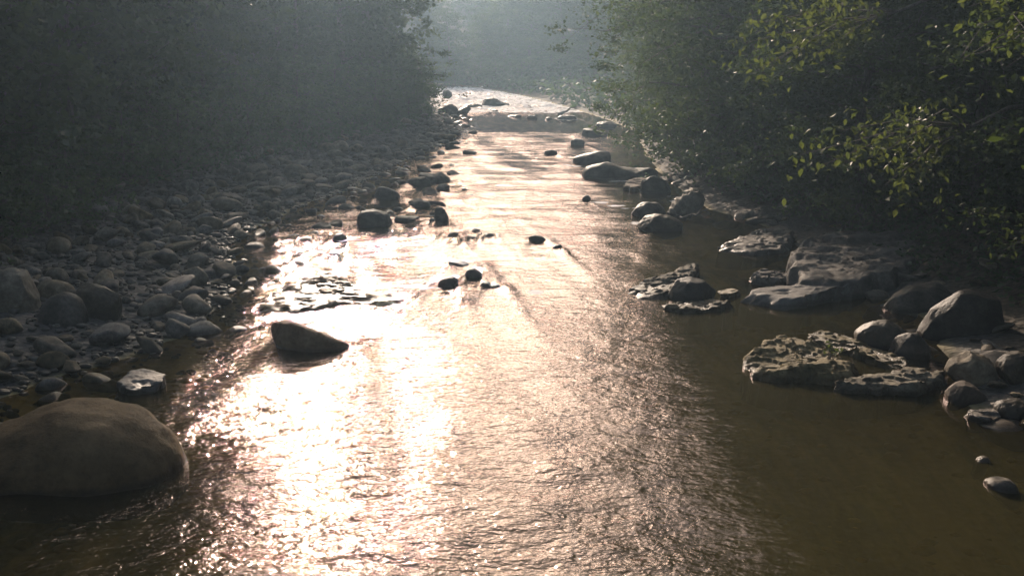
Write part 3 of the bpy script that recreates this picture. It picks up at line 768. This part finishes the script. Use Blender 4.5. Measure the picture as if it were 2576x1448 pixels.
def abreast(y, side):
    marks = {'bar': [(16, 'the huge rounded boulder'), (25, 'the smooth egg-shaped boulder'), (33, 'the tan slab in the glitter'), (41, 'the upright pointed stone'), (52, 'the jagged midstream rock'), (66, 'the great wedge rocks'), (84, 'the calm reach'), (999, 'the far riffle')],
             'bank': [(14, 'the brown slack water'), (21, 'the lichen-flecked ledge'), (29, 'the long slanting slab'), (37, 'the little fall'), (52, 'the great wedge rocks'), (66, 'the square midstream block'), (84, 'the calm reach'), (999, 'the far riffle')]}[side]
    return next(t for lim, t in marks if y < lim)

# dry stones of the cobble bar, largest first
BAR_MARKS = [(at_z(190, 1240), 'the huge rounded boulder'), (at_z(355, 950), 'the flat pale slab'), (at_z(160, 820), 'the smooth egg-shaped boulder'), (at_z(30, 760), 'the pitted grey boulder'),
             (at_z(700, 890), 'the tilted tan slab'), (at_z(850, 600), 'the stone heading the glitter'), (at_z(940, 570), 'the flat-topped midstream block'), (at_z(1060, 465), 'the jagged midstream rock')]
def bar_mark(x, y):
    return min(BAR_MARKS, key=lambda m: math.hypot(m[0][0] - x, m[0][1] - y))[1]
cand = []
N = 14000
rx_ = np.array([rng.uniform(-17, -1) for _ in range(N)]); ry_ = np.array([rng.uniform(10, 85) for _ in range(N)])
tz, tin, td, tl, tb, _ = terrain(rx_, ry_)
ok = tl & (((~tin) & (tb > 0.25)) | (tin & (td < 0.9 + 0.03 * ry_) & (np.arange(N) % 3 == 0)))
pts = [(rx_[i], ry_[i], tz[i], bool(tin[i])) for i in np.nonzero(ok)[0]]
placed = []
cells = {}
for (x, y, z, wet) in pts:
    u = rng.random()
    s = (0.10 + 0.42 * u ** 2.8) * (0.85 if wet else 1.0)
    px = 1287.5 + F * x / y
    if px < -120 or px > 1200: continue
    c = (int(x // 1.2), int(y // 1.2))
    good = True
    for i in (-1, 0, 1):
        for j in (-1, 0, 1):
            for (a, b, r_) in cells.get((c[0] + i, c[1] + j), ()):
                if math.hypot(a - x, b - y) < 0.62 * (r_ + s): good = False
    if math.hypot(x - at_z(160, 815, .2)[0], y - at_z(160, 815, .2)[1] - .3) < 0.9 + s: good = False
    if math.hypot(x - at_z(190, 1240)[0], y - at_z(190, 1240)[1] - 1.0) < 2.0 + s: good = False
    if not good: continue
    cells.setdefault(c, []).append((x, y, s))
    placed.append((s / y, x, y, z, s, wet))
placed.sort(reverse=True)
small = placed[290:]
for (_, x, y, z, s, wet) in placed[:290]:
    k = rng.choices((0, 1, 2), (0.25, 0.25, 0.5))[0]
    word, meshes = STONES[k]
    o = link('cobble', meshes[rng.randrange(4)], loc=(x, y, z + s * (0.34 if not wet else 0.16)))
    o.scale = (s * rng.uniform(.85, 1.25), s * rng.uniform(.8, 1.1), s * rng.uniform(.8, 1.1))
    o.rotation_euler = (rng.uniform(-.45, .45), rng.uniform(-.45, .45), rng.uniform(0, 6.28))
    if wet:
        tag(o, word + ' cobble in the shallows near ' + bar_mark(x, y), 'cobble', word + ' wet cobbles closest to ' + bar_mark(x, y))
    else:
        big = 'large ' if s > 0.3 else ''
        tag(o, big + word + ' cobble on the bar near ' + bar_mark(x, y), 'cobble', big + word + ' bar cobbles closest to ' + bar_mark(x, y))

def scatter_mesh(items, variants):
    VV, FF, off = [], [], 0
    for (x, y, z, s) in items:
        m = variants[rng.randrange(len(variants))]
        n = len(m.vertices)
        co = np.empty(n * 3, np.float32); m.vertices.foreach_get('co', co); co = co.reshape(-1, 3)
        f = np.empty(len(m.polygons) * 3, np.int32); m.polygons.foreach_get('vertices', f)
        a = rng.uniform(0, 6.28); ca, sa = math.cos(a), math.sin(a)
        co = co * (s * np.array([rng.uniform(.8, 1.3), rng.uniform(.8, 1.2), rng.uniform(.8, 1.2)]))
        VV.append(np.stack([co[:, 0] * ca - co[:, 1] * sa + x, co[:, 0] * sa + co[:, 1] * ca + y, co[:, 2] + z], 1))
        FF.append(f.reshape(-1, 3) + off); off += n
    return np.concatenate(VV), np.concatenate(FF)

items = [(x, y, z + s * 0.15, s) for (_, x, y, z, s, wet) in small]
xs = np.array([rng.uniform(-17, 0) for _ in range(14000)]); ys = np.array([rng.uniform(10, 60) for _ in range(14000)])
tz, tin, td, tl, tb, _ = terrain(xs, ys)
okk = tl & (((~tin) & (tb > 0.1)) | (tin & (td < 0.5)))
items += [(xs[i], ys[i], tz[i] + 0.02, rng.uniform(0.04, 0.11)) for i in np.nonzero(okk)[0]]
V_, F_ = scatter_mesh(items, LOW)
tag(link('gravel', mesh_np('gravel', V_, F_, [M['cobble']])), 'small stones and gravel filling the cobble bar', 'gravel', kind='stuff')

# low stones awash between the bar and midstream
for _ in range(42):
    u, v = rng.uniform(800, 1190), rng.uniform(372, 575)
    if u > 1290 - (v - 340) * 0.9 + 60 or u < 1150 - (v - 345) * 2.1: continue
    p = at_z(u, v)
    s = rng.uniform(0.16, 0.42)
    word, meshes = STONES[rng.choice((0, 1, 2, 2))]
    o = link('creek_stone', meshes[rng.randrange(4)], loc=(p[0], p[1], rng.uniform(-0.06, 0.04)))
    o.scale = (s * 1.3, s, s); o.rotation_euler = (rng.uniform(-.3, .3), rng.uniform(-.3, .3), rng.uniform(0, 6.28))
    tag(o, 'low ' + word + ' stone awash in the current near ' + bar_mark(p[0], p[1]), 'stone', word + ' awash stones near ' + bar_mark(p[0], p[1]))
# small rubble along the shore by the ledges
for _ in range(70):
    k = rng.uniform(0, 1); x0, y0 = 7.4 + 1.6 * k, 18.5 - 3.5 * k
    x, y = x0 + rng.uniform(-0.5, 1.2), y0 + rng.uniform(-0.9, 0.9)
    if 1287.5 + F * x / y > 2640: continue
    s = 0.07 + 0.15 * rng.random() ** 2
    word, meshes = STONES[rng.choice((1, 2))]
    o = link('bank_stone', meshes[rng.randrange(4)], loc=(x, y, max(ground_z(x, y), -0.08) + s * 0.2))
    o.scale = (s * 1.3, s, s * .9); o.rotation_euler = (rng.uniform(-.4, .4), rng.uniform(-.4, .4), rng.uniform(0, 6.28))
    tag(o, 'small ' + word + ' rubble stone on the shore between ledges and boulders', 'stone', 'small ' + word + ' shore rubble')

# tumbled stones of the wooded bank opposite, and bed stones under the slack water
n_ = 0
for _ in range(2500):
    x, y = rng.uniform(4, 14), rng.uniform(11, 48)
    z, tin, td, tl, tb, _b = (a[0] for a in terrain(np.array([x]), np.array([y])))
    if tl or (tin and td > 0.5) or (not tin and td > 2.8): continue
    if 1287.5 + F * x / y > 2680: continue
    if n_ >= 90: break
    s = 0.14 + 0.4 * rng.random() ** 2.2
    word, meshes = STONES[rng.choice((1, 2, 2))]
    o = link('bank_stone', meshes[rng.randrange(4)], loc=(x, y, z + s * 0.1))
    o.scale = (s * 1.4, s * 1.1, s * .8); o.rotation_euler = (rng.uniform(-.4, .4), rng.uniform(-.4, .4), rng.uniform(0, 6.28))
    tag(o, word + ' loose stone on the shaded slab bank beside ' + abreast(y, 'bank'), 'stone', word + ' bank stones beside ' + abreast(y, 'bank'))
    n_ += 1
items = []
TINY = [stone_mesh('pebble', 120 + k, 1, 0.5, 5, 0.1, 'bed') for k in range(4)]
for _ in range(3500):
    x, y = rng.uniform(-9, 11), rng.uniform(8, 26)
    z, tin, td, tl, tb, _b = (a[0] for a in terrain(np.array([x]), np.array([y])))
    if tin: items.append((x, y, z - 0.03, 0.05 + 0.16 * rng.random() ** 3))
V_, F_ = scatter_mesh(items, TINY)
tag(link('bed_stones', mesh_np('bed_stones', V_, F_, [M['bed']])), 'brown stones seen dimly on the creek bed', 'gravel', kind='stuff')

# ------------------------------------------------------------------ trees
def tube(path, radii, sides=8):
    V, Fc = [], []
    path = [Vector(p) for p in path]
    for k, p in enumerate(path):
        d = (path[min(k + 1, len(path) - 1)] - path[max(k - 1, 0)]).normalized()
        a = d.orthogonal().normalized(); b = d.cross(a)
        for j in range(sides):
            t = 2 * math.pi * j / sides
            V.append(tuple(p + (a * math.cos(t) + b * math.sin(t)) * radii[k]))
    for k in range(len(path) - 1):
        for j in range(sides):
            j2 = (j + 1) % sides
            Fc.append((k * sides + j, k * sides + j2, (k + 1) * sides + j2, (k + 1) * sides + j))
    return np.array(V), np.array(Fc)

def leaves(centres, size, rs, droop=0.5, quad=False):
    """leaf blades (folded, pointed) at the given centres"""
    n = len(centres)
    yaw = rs.uniform(0, 2 * np.pi, n)
    pit = rs.normal(-droop, 0.55, n)
    rol = rs.normal(0, 0.6, n)
    s = size * rs.uniform(0.6, 1.25, n)
    cy, sy, cp, sp = np.cos(yaw), np.sin(yaw), np.cos(pit), np.sin(pit)
    d = np.stack([cy * cp, sy * cp, sp], 1)
    side = np.stack([-sy, cy, 0 * cy], 1)
    up = np.cross(d, side)
    side = side * np.cos(rol)[:, None] + up * np.sin(rol)[:, None]
    up = np.cross(d, side)
    if quad:
        tmpl = np.array([(-.5, 0, 0), (0, -.36, .0), (.55, 0, 0), (0, .36, .0)])
        fc = np.array([(0, 1, 2, 3)])
    else:
        tmpl = np.array([(-.5, 0, 0), (-.15, -.3, .07), (.25, -.24, .06), (.6, 0, -.05), (.25, .24, .06), (-.15, .3, .07), (.1, 0, -.03)])
        fc = np.array([(0, 1, 2, 6), (6, 2, 3, 3), (0, 6, 4, 5), (6, 3, 4, 4)])
    V = (centres[:, None, :] + s[:, None, None] * (tmpl[None, :, 0:1] * d[:, None] + tmpl[None, :, 1:2] * side[:, None] + tmpl[None, :, 2:3] * up[:, None])).reshape(-1, 3)
    k = len(tmpl)
    if quad:
        Fc = (np.arange(n)[:, None, None] * k + fc[None]).reshape(-1, 4)
    else:
        tri = np.array([(0, 1, 2), (0, 2, 6), (6, 2, 3), (6, 3, 4), (0, 6, 4), (0, 4, 5)])
        Fc = (np.arange(n)[:, None, None] * k + tri[None]).reshape(-1, 3)
    return V, Fc

def tree_meshes(seed, H, rad, base, n_limbs, n_leaves, leaf, quad, shape, mat):
    """tapered trunk with limbs; leaves gathered in clumps along limbs and twigs"""
    rs = np.random.RandomState(seed)
    VV, FF, off = [], [], 0
    def put(a):
        nonlocal off
        VV.append(a[0]); FF.append(a[1] + off); off += len(a[0])
    lean = rs.normal(0, 0.04, 2)
    path = [(lean[0] * z * (1 + z / H) + 0.12 * math.sin(z), lean[1] * z, z) for z in np.linspace(-0.6, H * 0.95, 12)]
    r0 = 0.018 * H
    put(tube(path, [r0 * (1.35 if k == 0 else 1) * (1 - 0.92 * k / 11) + 0.012 for k in range(12)], 10))
    clumps = []
    for i in range(n_limbs):
        f = base + (0.97 - base) * (i + rs.uniform(0, 0.9)) / n_limbs
        z0 = f * H
        k = f * H / (H * 0.95) * 11
        p0 = np.array([np.interp(z0, [p[2] for p in path], [p[j] for p in path]) for j in range(3)])
        az = i * 2.4 + rs.uniform(-.5, .5)
        t = (f - base) / (1 - base)
        if shape == 'round': ln = rad * (0.45 + 0.75 * math.sin(math.pi * min(1, 0.12 + 0.86 * t)))
        else: ln = rad * (1.1 * (1 - t) + 0.12)
        ln *= rs.uniform(0.7, 1.2)
        rise = rs.uniform(0.1, 0.45) if shape == 'round' else rs.uniform(-0.25, 0.05)
        lt = rs.uniform(0, 0.6)
        pts = []
        for q in np.linspace(0, 1, 6):
            pts.append(p0 + np.array([math.cos(az) * ln * q, math.sin(az) * ln * q, ln * (rise * q - 0.28 * q * q)]) + rs.normal(0, 0.06 * ln * q, 3) * (q > 0))
        put(tube(pts, [max(0.012, 0.42 * r0 * (1 - f * 0.6) * (1 - 0.9 * q)) for q in np.linspace(0, 1, 6)], 6))
        for q in np.linspace(0.3, 1.0, 5):
            c = np.array([np.interp(q, np.linspace(0, 1, 6), [p[j] for p in pts]) for j in range(3)])
            clumps.append((c, lt, 0.12 * rad * rs.uniform(0.7, 1.5)))
            for _ in range(2):
                tip = c + rs.normal(0, 1, 3) * np.array([.3, .3, .18]) * rad * (0.5 + 0.5 * q)
                put(tube([c, (c + tip) / 2 + rs.normal(0, .05, 3), tip], [0.014, 0.01, 0.005], 4))
                clumps.append((tip, lt, 0.13 * rad * rs.uniform(0.5, 1.4)))
    per = max(4, n_leaves // len(clumps))
    C = []
    for c, _t, r in clumps:
        m = int(per * rs.uniform(0.5, 1.5))
        C.append(c + rs.normal(0, 0.62, (m, 3)) * r * np.array([1, 1, 0.6]))
    tone = np.concatenate([np.full(len(c), k[1] * 0.8 + rs.uniform(0, 0.15)) for c, k in zip(C, clumps)])
    C = np.concatenate(C)
    tm = mesh_np('trunk', np.concatenate(VV), np.concatenate(FF), [M['bark']])
    LV, LF = leaves(C, leaf, rs, 0.45, quad)
    cm = mesh_np('crown', LV, LF, [M[mat]], smooth=False)
    float_attr(cm, 'tone', np.repeat(tone, len(LV) // len(C)))
    return tm, cm

T_NEAR = [tree_meshes(200 + k, 13, 3.6, 0.08, 30, 26000, 0.15, False, 'round', 'leaf') for k in range(3)]
T_FAR = [tree_meshes(300 + k, 16, 4.2, 0.06, 30, 17000, 0.30, True, 'round', 'leaf') for k in range(4)]
T_CON = [tree_meshes(400 + k, 16, 3.6, 0.06, 52, 17000, 0.22, True, 'cone', 'leaf_dark') for k in range(2)]
T_BUSH = [tree_meshes(500 + k, 2.6, 1.5, 0.06, 14, 3600, 0.13, True, 'round', 'fern') for k in range(3)]

def plant(name, meshes, x, y, h, href, label, cat, group, wide=1.0, dz=0.0):
    e = link(name, None, loc=(x, y, ground_z(x, y) + dz - 0.05))
    s = h / href
    e.scale = (s * wide, s * wide, s)
    e.rotation_euler = (0, 0, rng.uniform(0, 6.28))
    tag(e, label, cat, group)
    link('trunk', meshes[0], e); link('crown', meshes[1], e)
    return e

def sun_limit(x, y, r):
    """how tall a tree may be and still let the sun reach the glitter below the midstream stones"""
    k = math.tan(-SUN_AZ)
    lo, hi = -7.6 - k * (y - 29), -0.6 - k * (y - 29)
    if x + r < lo or x - r > hi or y < 30: return 99
    return math.tan(SUN_EL) * (y - 29.5) - 0.8

# bank behind the cobble bar
for (x, y, h) in [(-15.5, 27, 13), (-18.5, 21, 14), (-16.5, 33, 15), (-20, 30, 17), (-15.8, 39, 14), (-19, 41, 18), (-23, 36, 19), (-15.5, 47, 13),
                  (-20, 51, 19), (-15.5, 56, 12), (-25, 47, 20), (-19, 62, 18), (-12.5, 64, 15), (-15, 72, 19), (-11, 74, 18), (-20, 75, 19), (-10.8, 80, 20),
                  (-25, 62, 20), (-12, 87, 22), (-16, 84, 22), (-19, 90, 21), (-13.4, 95, 22), (-17, 100, 20), (-16, 14, 14), (-19, 9, 15), (-16, 2, 15), (-17, -7, 16), (-24, 18, 18), (-24, 3, 18), (-21, 45, 24), (-22, 57, 25), (-24, 69, 26), (-22, 80, 25), (-27, 54, 25), (-28, 90, 25), (-18.5, 36, 20), (-27, 40, 23), (-18, 50, 20), (-17.5, 67, 18), (-18, 108, 13), (-14.5, 122, 8), (-24, 100, 20), (-30, 75, 20), (-30, 118, 20)]:  # unseen ones beside and behind the camera added to block sky light
    z = ground_z(x, y)
    hh = min(h, sun_limit(x, y, 3.0) - z)
    if hh < 4: continue
    con = rng.random() < 0.35
    if con:
        plant('evergreen_tree', T_CON[rng.randrange(2)], x, y, hh, 16, 'dark evergreen tree behind the cobble bar, abreast of ' + abreast(y, 'bar'), 'tree', 'evergreens abreast of ' + abreast(y, 'bar'))
    else:
        plant('broadleaf_tree', T_FAR[rng.randrange(4)], x, y, hh, 16, 'hazy broadleaf tree behind the cobble bar, abreast of ' + abreast(y, 'bar'), 'tree', 'broadleaf trees abreast of ' + abreast(y, 'bar'))
# across the far end of the reach
for (x, y, h) in [(2, 131, 9), (8, 122, 13), (13, 112, 13), (-4, 141, 8), (-8, 146, 9), (3, 136, 11), (6, 128, 11), (10.5, 117, 11), (-1, 139, 10), (5, 142, 14), (13, 132, 15), (20, 120, 14), (-12, 160, 9), (-2, 154, 11), (1, 148, 12), (9, 155, 15), (20, 140, 12), (-22, 172, 10), (-14, 178, 10), (-5, 172, 10), (8, 172, 11), (22, 160, 12), (30, 135, 13), (-32, 178, 10), (-44, 182, 12), (-45, 140, 12), (-36, 130, 12), *[(-62 + 8.5 * k, 192 + (k * 37) % 23, 15 + k % 3) for k in range(12)], (-24, 150, 8), (-19, 136, 7), (-26, 134, 9)]:
    plant('broadleaf_tree', T_FAR[rng.randrange(4)], x, y, h, 16, ('tall pale tree far back beyond the bend of the far riffle' if y > 185 else ('pale hazy tree standing just across the far riffle' if x < 4 else 'pale hazy tree on the outer bank beside the far riffle') if y < 148 else 'pale hazy tree on the slope behind the far riffle'), 'tree', 'far riffle trees ' + ('at the back' if y > 185 else ('across' if x < 4 else 'outer bank') if y < 148 else 'on the slope'), wide=1.15)
# the wooded bank with the rock slabs
for (x, y, h) in [(12.5, 100, 13), (12, 88, 13), (11.4, 76, 13), (16, 92, 16), (15.5, 80, 16), (10.7, 65, 12), (14.5, 68, 15), (19, 75, 18)]:
    plant('broadleaf_tree', T_FAR[rng.randrange(4)], x, y, h, 16, 'broadleaf tree on the slab bank beside ' + abreast(y, 'bank'), 'tree', 'slab bank trees beside ' + abreast(y, 'bank'))
for (x, y, h) in [(8.8, 55, 12), (12.5, 58, 15), (8.0, 46, 11.5), (12.5, 48, 15), (8.9, 39.5, 12), (13.5, 40, 15), (11.3, 33, 12), (15, 33, 15), (13.0, 27, 13), (9.6, 30.5, 9), (10.8, 25.5, 8), (16.5, 26, 15), (14.2, 21.5, 13), (13.2, 16.5, 12), (12.4, 13.5, 9), (11.9, 19.5, 8.5), (16, 13, 13), (18, 34, 17), (17.5, 44, 18), (18, 54, 18), (17, 19, 14), (16.5, 7, 14), (18, 0, 15), (17, -8, 15), (24, 12, 18), (24, -3, 18)]:  # those alongside and behind the camera are unseen, added to darken the banks
    plant('broadleaf_tree', T_NEAR[rng.randrange(3)], x, y, h, 13, 'leafy tree overhanging the slab bank beside ' + abreast(y, 'bank'), 'tree', 'overhanging trees beside ' + abreast(y, 'bank'), wide=1.2)
# shrubs at the back of the bar and under the trees
for (x, y, h) in [(-12.2, 23, 1.5), (-12.8, 26, 1.8), (-12.5, 29.5, 2.0), (-13.5, 33, 2.4), (-13.2, 37.5, 2.4), (-12.6, 42, 2.6), (-11.5, 48, 2.8), (-10.5, 55, 3.0), (-9.5, 61, 3.2), (-8.0, 68, 3.2), (-7.0, 75, 3.4), (-8.6, 82, 3.5), (-9.4, 90, 3.5), (-10.6, 99, 3.5), (-13, 110, 3.5), (-16, 120, 3.5), (-15, 24, 2.4), (-15.5, 31, 2.6), (-8, 64, 2.6), (-6.6, 71, 2.6)]:
    plant('shrub', T_BUSH[rng.randrange(3)], x, y, h, 2.6, 'dark green shrub behind the cobble bar, abreast of ' + abreast(y, 'bar'), 'shrub', 'bar shrubs abreast of ' + abreast(y, 'bar'), wide=1.2)
for (x, y, h) in [(7.6, 43, 2.8), (8.4, 40, 3.0), (8.8, 37, 2.8), (9.4, 34.5, 2.6), (10.2, 31.5, 2.4), (7.0, 46, 3.0), (6.6, 52, 3.2), (6.9, 60, 3.2), (7.5, 64, 3.4), (8, 75, 3.4), (8.6, 87, 3.4), (9.2, 97, 3.4), (9.4, 105, 3.4), (7.6, 112, 3.2), (4, 121, 3), (-2, 131, 3), (-7, 139, 3), (-13, 148, 3), (9.2, 41, 3.2), (10.6, 36, 3), (11.6, 30, 2.8), (13, 26, 2.6), (11.6, 26, 2.0), (12.4, 22.5, 2.0), (7.6, 49, 2.6), (7.4, 56, 3), (7.8, 70, 3), (8.5, 82, 3), (8.0, 92, 3), (6.0, 116, 3), (1.0, 124, 3), (11.8, 19, 1.8)]:
    x += 2.0 * float(sstep(42, 54, y)) * (y < 110)
    plant('shrub', T_BUSH[rng.randrange(3)], x, y, h, 2.6, 'dark shrub under the slab bank trees beside ' + abreast(y, 'bank'), 'shrub', 'bank shrubs beside ' + abreast(y, 'bank'), wide=1.2)

# sunlit sprays of leaves reaching out over the pool
def spray(label, root, px_list, y, n_leaf, leaf=0.135, spread=0.25):
    rs = np.random.RandomState(int(px_list[0][0]))
    VV, FF, off, C = [], [], 0, []
    tips = [at_y(u, v, y + rs.uniform(-.6, .6)) for u, v in px_list]
    root = np.array(root, float)
    hub = np.mean(tips, 0) * 0.45 + root * 0.55
    def put(a):
        nonlocal off
        VV.append(a[0]); FF.append(a[1] + off); off += len(a[0])
    put(tube([root - root, (hub - root) * .5 + (0, 0, .15), hub - root], [0.06, 0.045, 0.03], 7))
    for tp in tips:
        a, b = hub - root, tp - root
        mid = (a + b) / 2 + np.array([0, 0, 0.18]) + rs.normal(0, .08, 3)
        put(tube([a, mid, b], [0.022, 0.014, 0.005], 5))
        for q in np.linspace(0.45, 1.05, 7):
            c = a * (1 - q) ** 2 + 2 * mid * q * (1 - q) + b * q * q
            m = max(2, int(n_leaf / len(tips) / 7))
            C.append(c + rs.normal(0, spread, (m, 3)) * np.array([1, 1, .8]))
    e = link('leafy_branch', None, loc=root)
    tag(e, label, 'branch')
    link('limb', mesh_np('limb', np.concatenate(VV), np.concatenate(FF), [M['bark']]), e)
    LV, LF = leaves(np.concatenate(C), leaf, rs, 0.5, False)
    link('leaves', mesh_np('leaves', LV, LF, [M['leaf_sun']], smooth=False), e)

spray('sunlit leafy branch hanging low over the long slanting slab', (11.0, 23, 4.2), [(2010, 390), (2060, 420), (2110, 330), (2180, 400), (2220, 470), (2290, 420), (2330, 300), (2300, 490), (2160, 350), (2250, 360)], 19.8, 640)
spray('sunlit leafy branch high above the pale slanting slab', (11.0, 27, 6.6), [(1870, 110), (1900, 60), (1950, 50), (1990, 90), (1900, 180), (1950, 150), (2050, 140), (2080, 80), (2020, 30)], 21.5, 680)
spray('sunlit leafy branch at the top of the shaded bank trees', (11.5, 17, 7.2), [(2430, 20), (2470, 60), (2500, 110), (2560, 90), (2420, 150), (2540, 40), (2530, 170)], 16, 200, leaf=0.13)
spray('small sunlit twig of leaves low among the bank boulders', (11.0, 19, 2.4), [(2545, 620), (2570, 640), (2520, 630)], 17.5, 40, spread=.12)

# green sprig on the ledge, dead wood
def sprig():
    p = at_z(2088, 900, 0.28)
    rs = np.random.RandomState(3)
    e = link('green_sprig', None, loc=p)
    tag(e, 'little bright green sprig growing on the lichen-flecked ledge', 'plant')
    VV, FF, off, C = [], [], 0, []
    for k in range(7):
        t = np.array([rs.normal(0, .08), rs.normal(0, .06), rs.uniform(.14, .26)])
        a = tube([(0, 0, -.12), t * .5, t], [.006, .005, .003], 4)
        VV.append(a[0]); FF.append(a[1] + off); off += len(a[0])
        C.append(t * np.linspace(.4, 1, 6)[:, None] + rs.normal(0, .025, (6, 3)))
    link('stems', mesh_np('stems', np.concatenate(VV), np.concatenate(FF), [M['bark']]), e)
    LV, LF = leaves(np.concatenate(C), .07, rs, -.2, False)
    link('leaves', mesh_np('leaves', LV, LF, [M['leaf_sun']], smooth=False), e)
sprig()

def dead_branch(label, a, b, r, seed):
    rs = np.random.RandomState(seed)
    a, b = np.array(a), np.array(b)
    VV, FF, off = [], [], 0
    pts = [a + (b - a) * q + rs.normal(0, .04, 3) for q in np.linspace(0, 1, 6)]
    t = tube([p - a for p in pts], [r * (1 - .7 * q) for q in np.linspace(0, 1, 6)], 8)
    VV.append(t[0]); FF.append(t[1]); off = len(t[0])
    for q in (2, 3, 4):
        s = pts[q] - a
        t = tube([s, s + rs.normal(0, .25, 3) + (0, 0, .15)], [r * .4, .004], 5)
        VV.append(t[0]); FF.append(t[1] + off); off += len(t[0])
    o = link('dead_branch', mesh_np('dead_branch', np.concatenate(VV), np.concatenate(FF), [M['bark']]), loc=a)
    tag(o, label, 'branch')
dead_branch('bare dead branch lying low beside the broad humped rock', at_z(1705, 545, .15), at_z(1785, 530, .5), .05, 1)
dead_branch('bare pole leaning out of the far bank below the far riffle', at_z(1405, 285, .1), at_y(1455, 268, at_z(1405, 285)[1]), .12, 2)

# undergrowth on the slope behind the bar
rs = np.random.RandomState(9)
ux, uy = np.r_[rs.uniform(-19, -5, 60000), rs.uniform(6, 19, 45000), rs.uniform(-40, 20, 40000)], np.r_[rs.uniform(15, 75, 60000), rs.uniform(12, 75, 45000), rs.uniform(75, 175, 40000)]
tz, tin, td, tl, tb, _ = terrain(ux, uy)
okk = ((tl & (tb < 0.75)) | (~tl & (td > np.where(uy > 60, 0.3, 1.6) + 0.8 * n2(ux, uy, .5)))) & ~tin & (td < 13)
C = np.stack([ux, uy, tz], 1)[okk]
C[:, 2] += rs.uniform(0.02, 0.5, len(C)) * (0.6 + 0.8 * n2(C[:, 0], C[:, 1], 0.8, 2.0))
far_ = C[:, 1] > 75
C[far_, 2] += rs.uniform(0, 1.2, far_.sum())
LV1, LF1 = leaves(C[~far_], 0.17, rs, 0.1, True)
LV2, LF2 = leaves(C[far_], 0.5, rs, 0.1, True)
LV, LF = np.concatenate([LV1, LV2]), np.concatenate([LF1, LF2 + len(LV1)])
tag(link('undergrowth', mesh_np('undergrowth', LV, LF, [M['fern']], smooth=False)), 'low leafy undergrowth covering the slopes under the trees', 'undergrowth', kind='stuff')

# ------------------------------------------------------------------ haze volume, tinted blue to imitate lens glare
def haze_box():
    x0, x1, y0, y1, z0, z1 = -210, 210, -60, 270, -3, 46
    v = [(x0, y0, z0), (x1, y0, z0), (x1, y1, z0), (x0, y1, z0), (x0, y0, z1), (x1, y0, z1), (x1, y1, z1), (x0, y1, z1)]
    f = [(0, 3, 2, 1), (4, 5, 6, 7), (0, 1, 5, 4), (1, 2, 6, 5), (2, 3, 7, 6), (3, 0, 4, 7)]
    m, nt, out = new_mat('glare_haze')
    p = nt.nodes.new('ShaderNodeVolumePrincipled')
    p.inputs['Color'].default_value = (0.53, 0.76, 1.0, 1)
    p.inputs['Density'].default_value = 0.0009
    p.inputs['Anisotropy'].default_value = 0.68
    nt.links.new(p.outputs[0], out.inputs['Volume'])
    tag(link('haze', mesh_np('haze', v, f, [m], smooth=False)), 'thin haze in the creek valley, tinted to imitate lens glare', 'haze', kind='stuff')
haze_box()
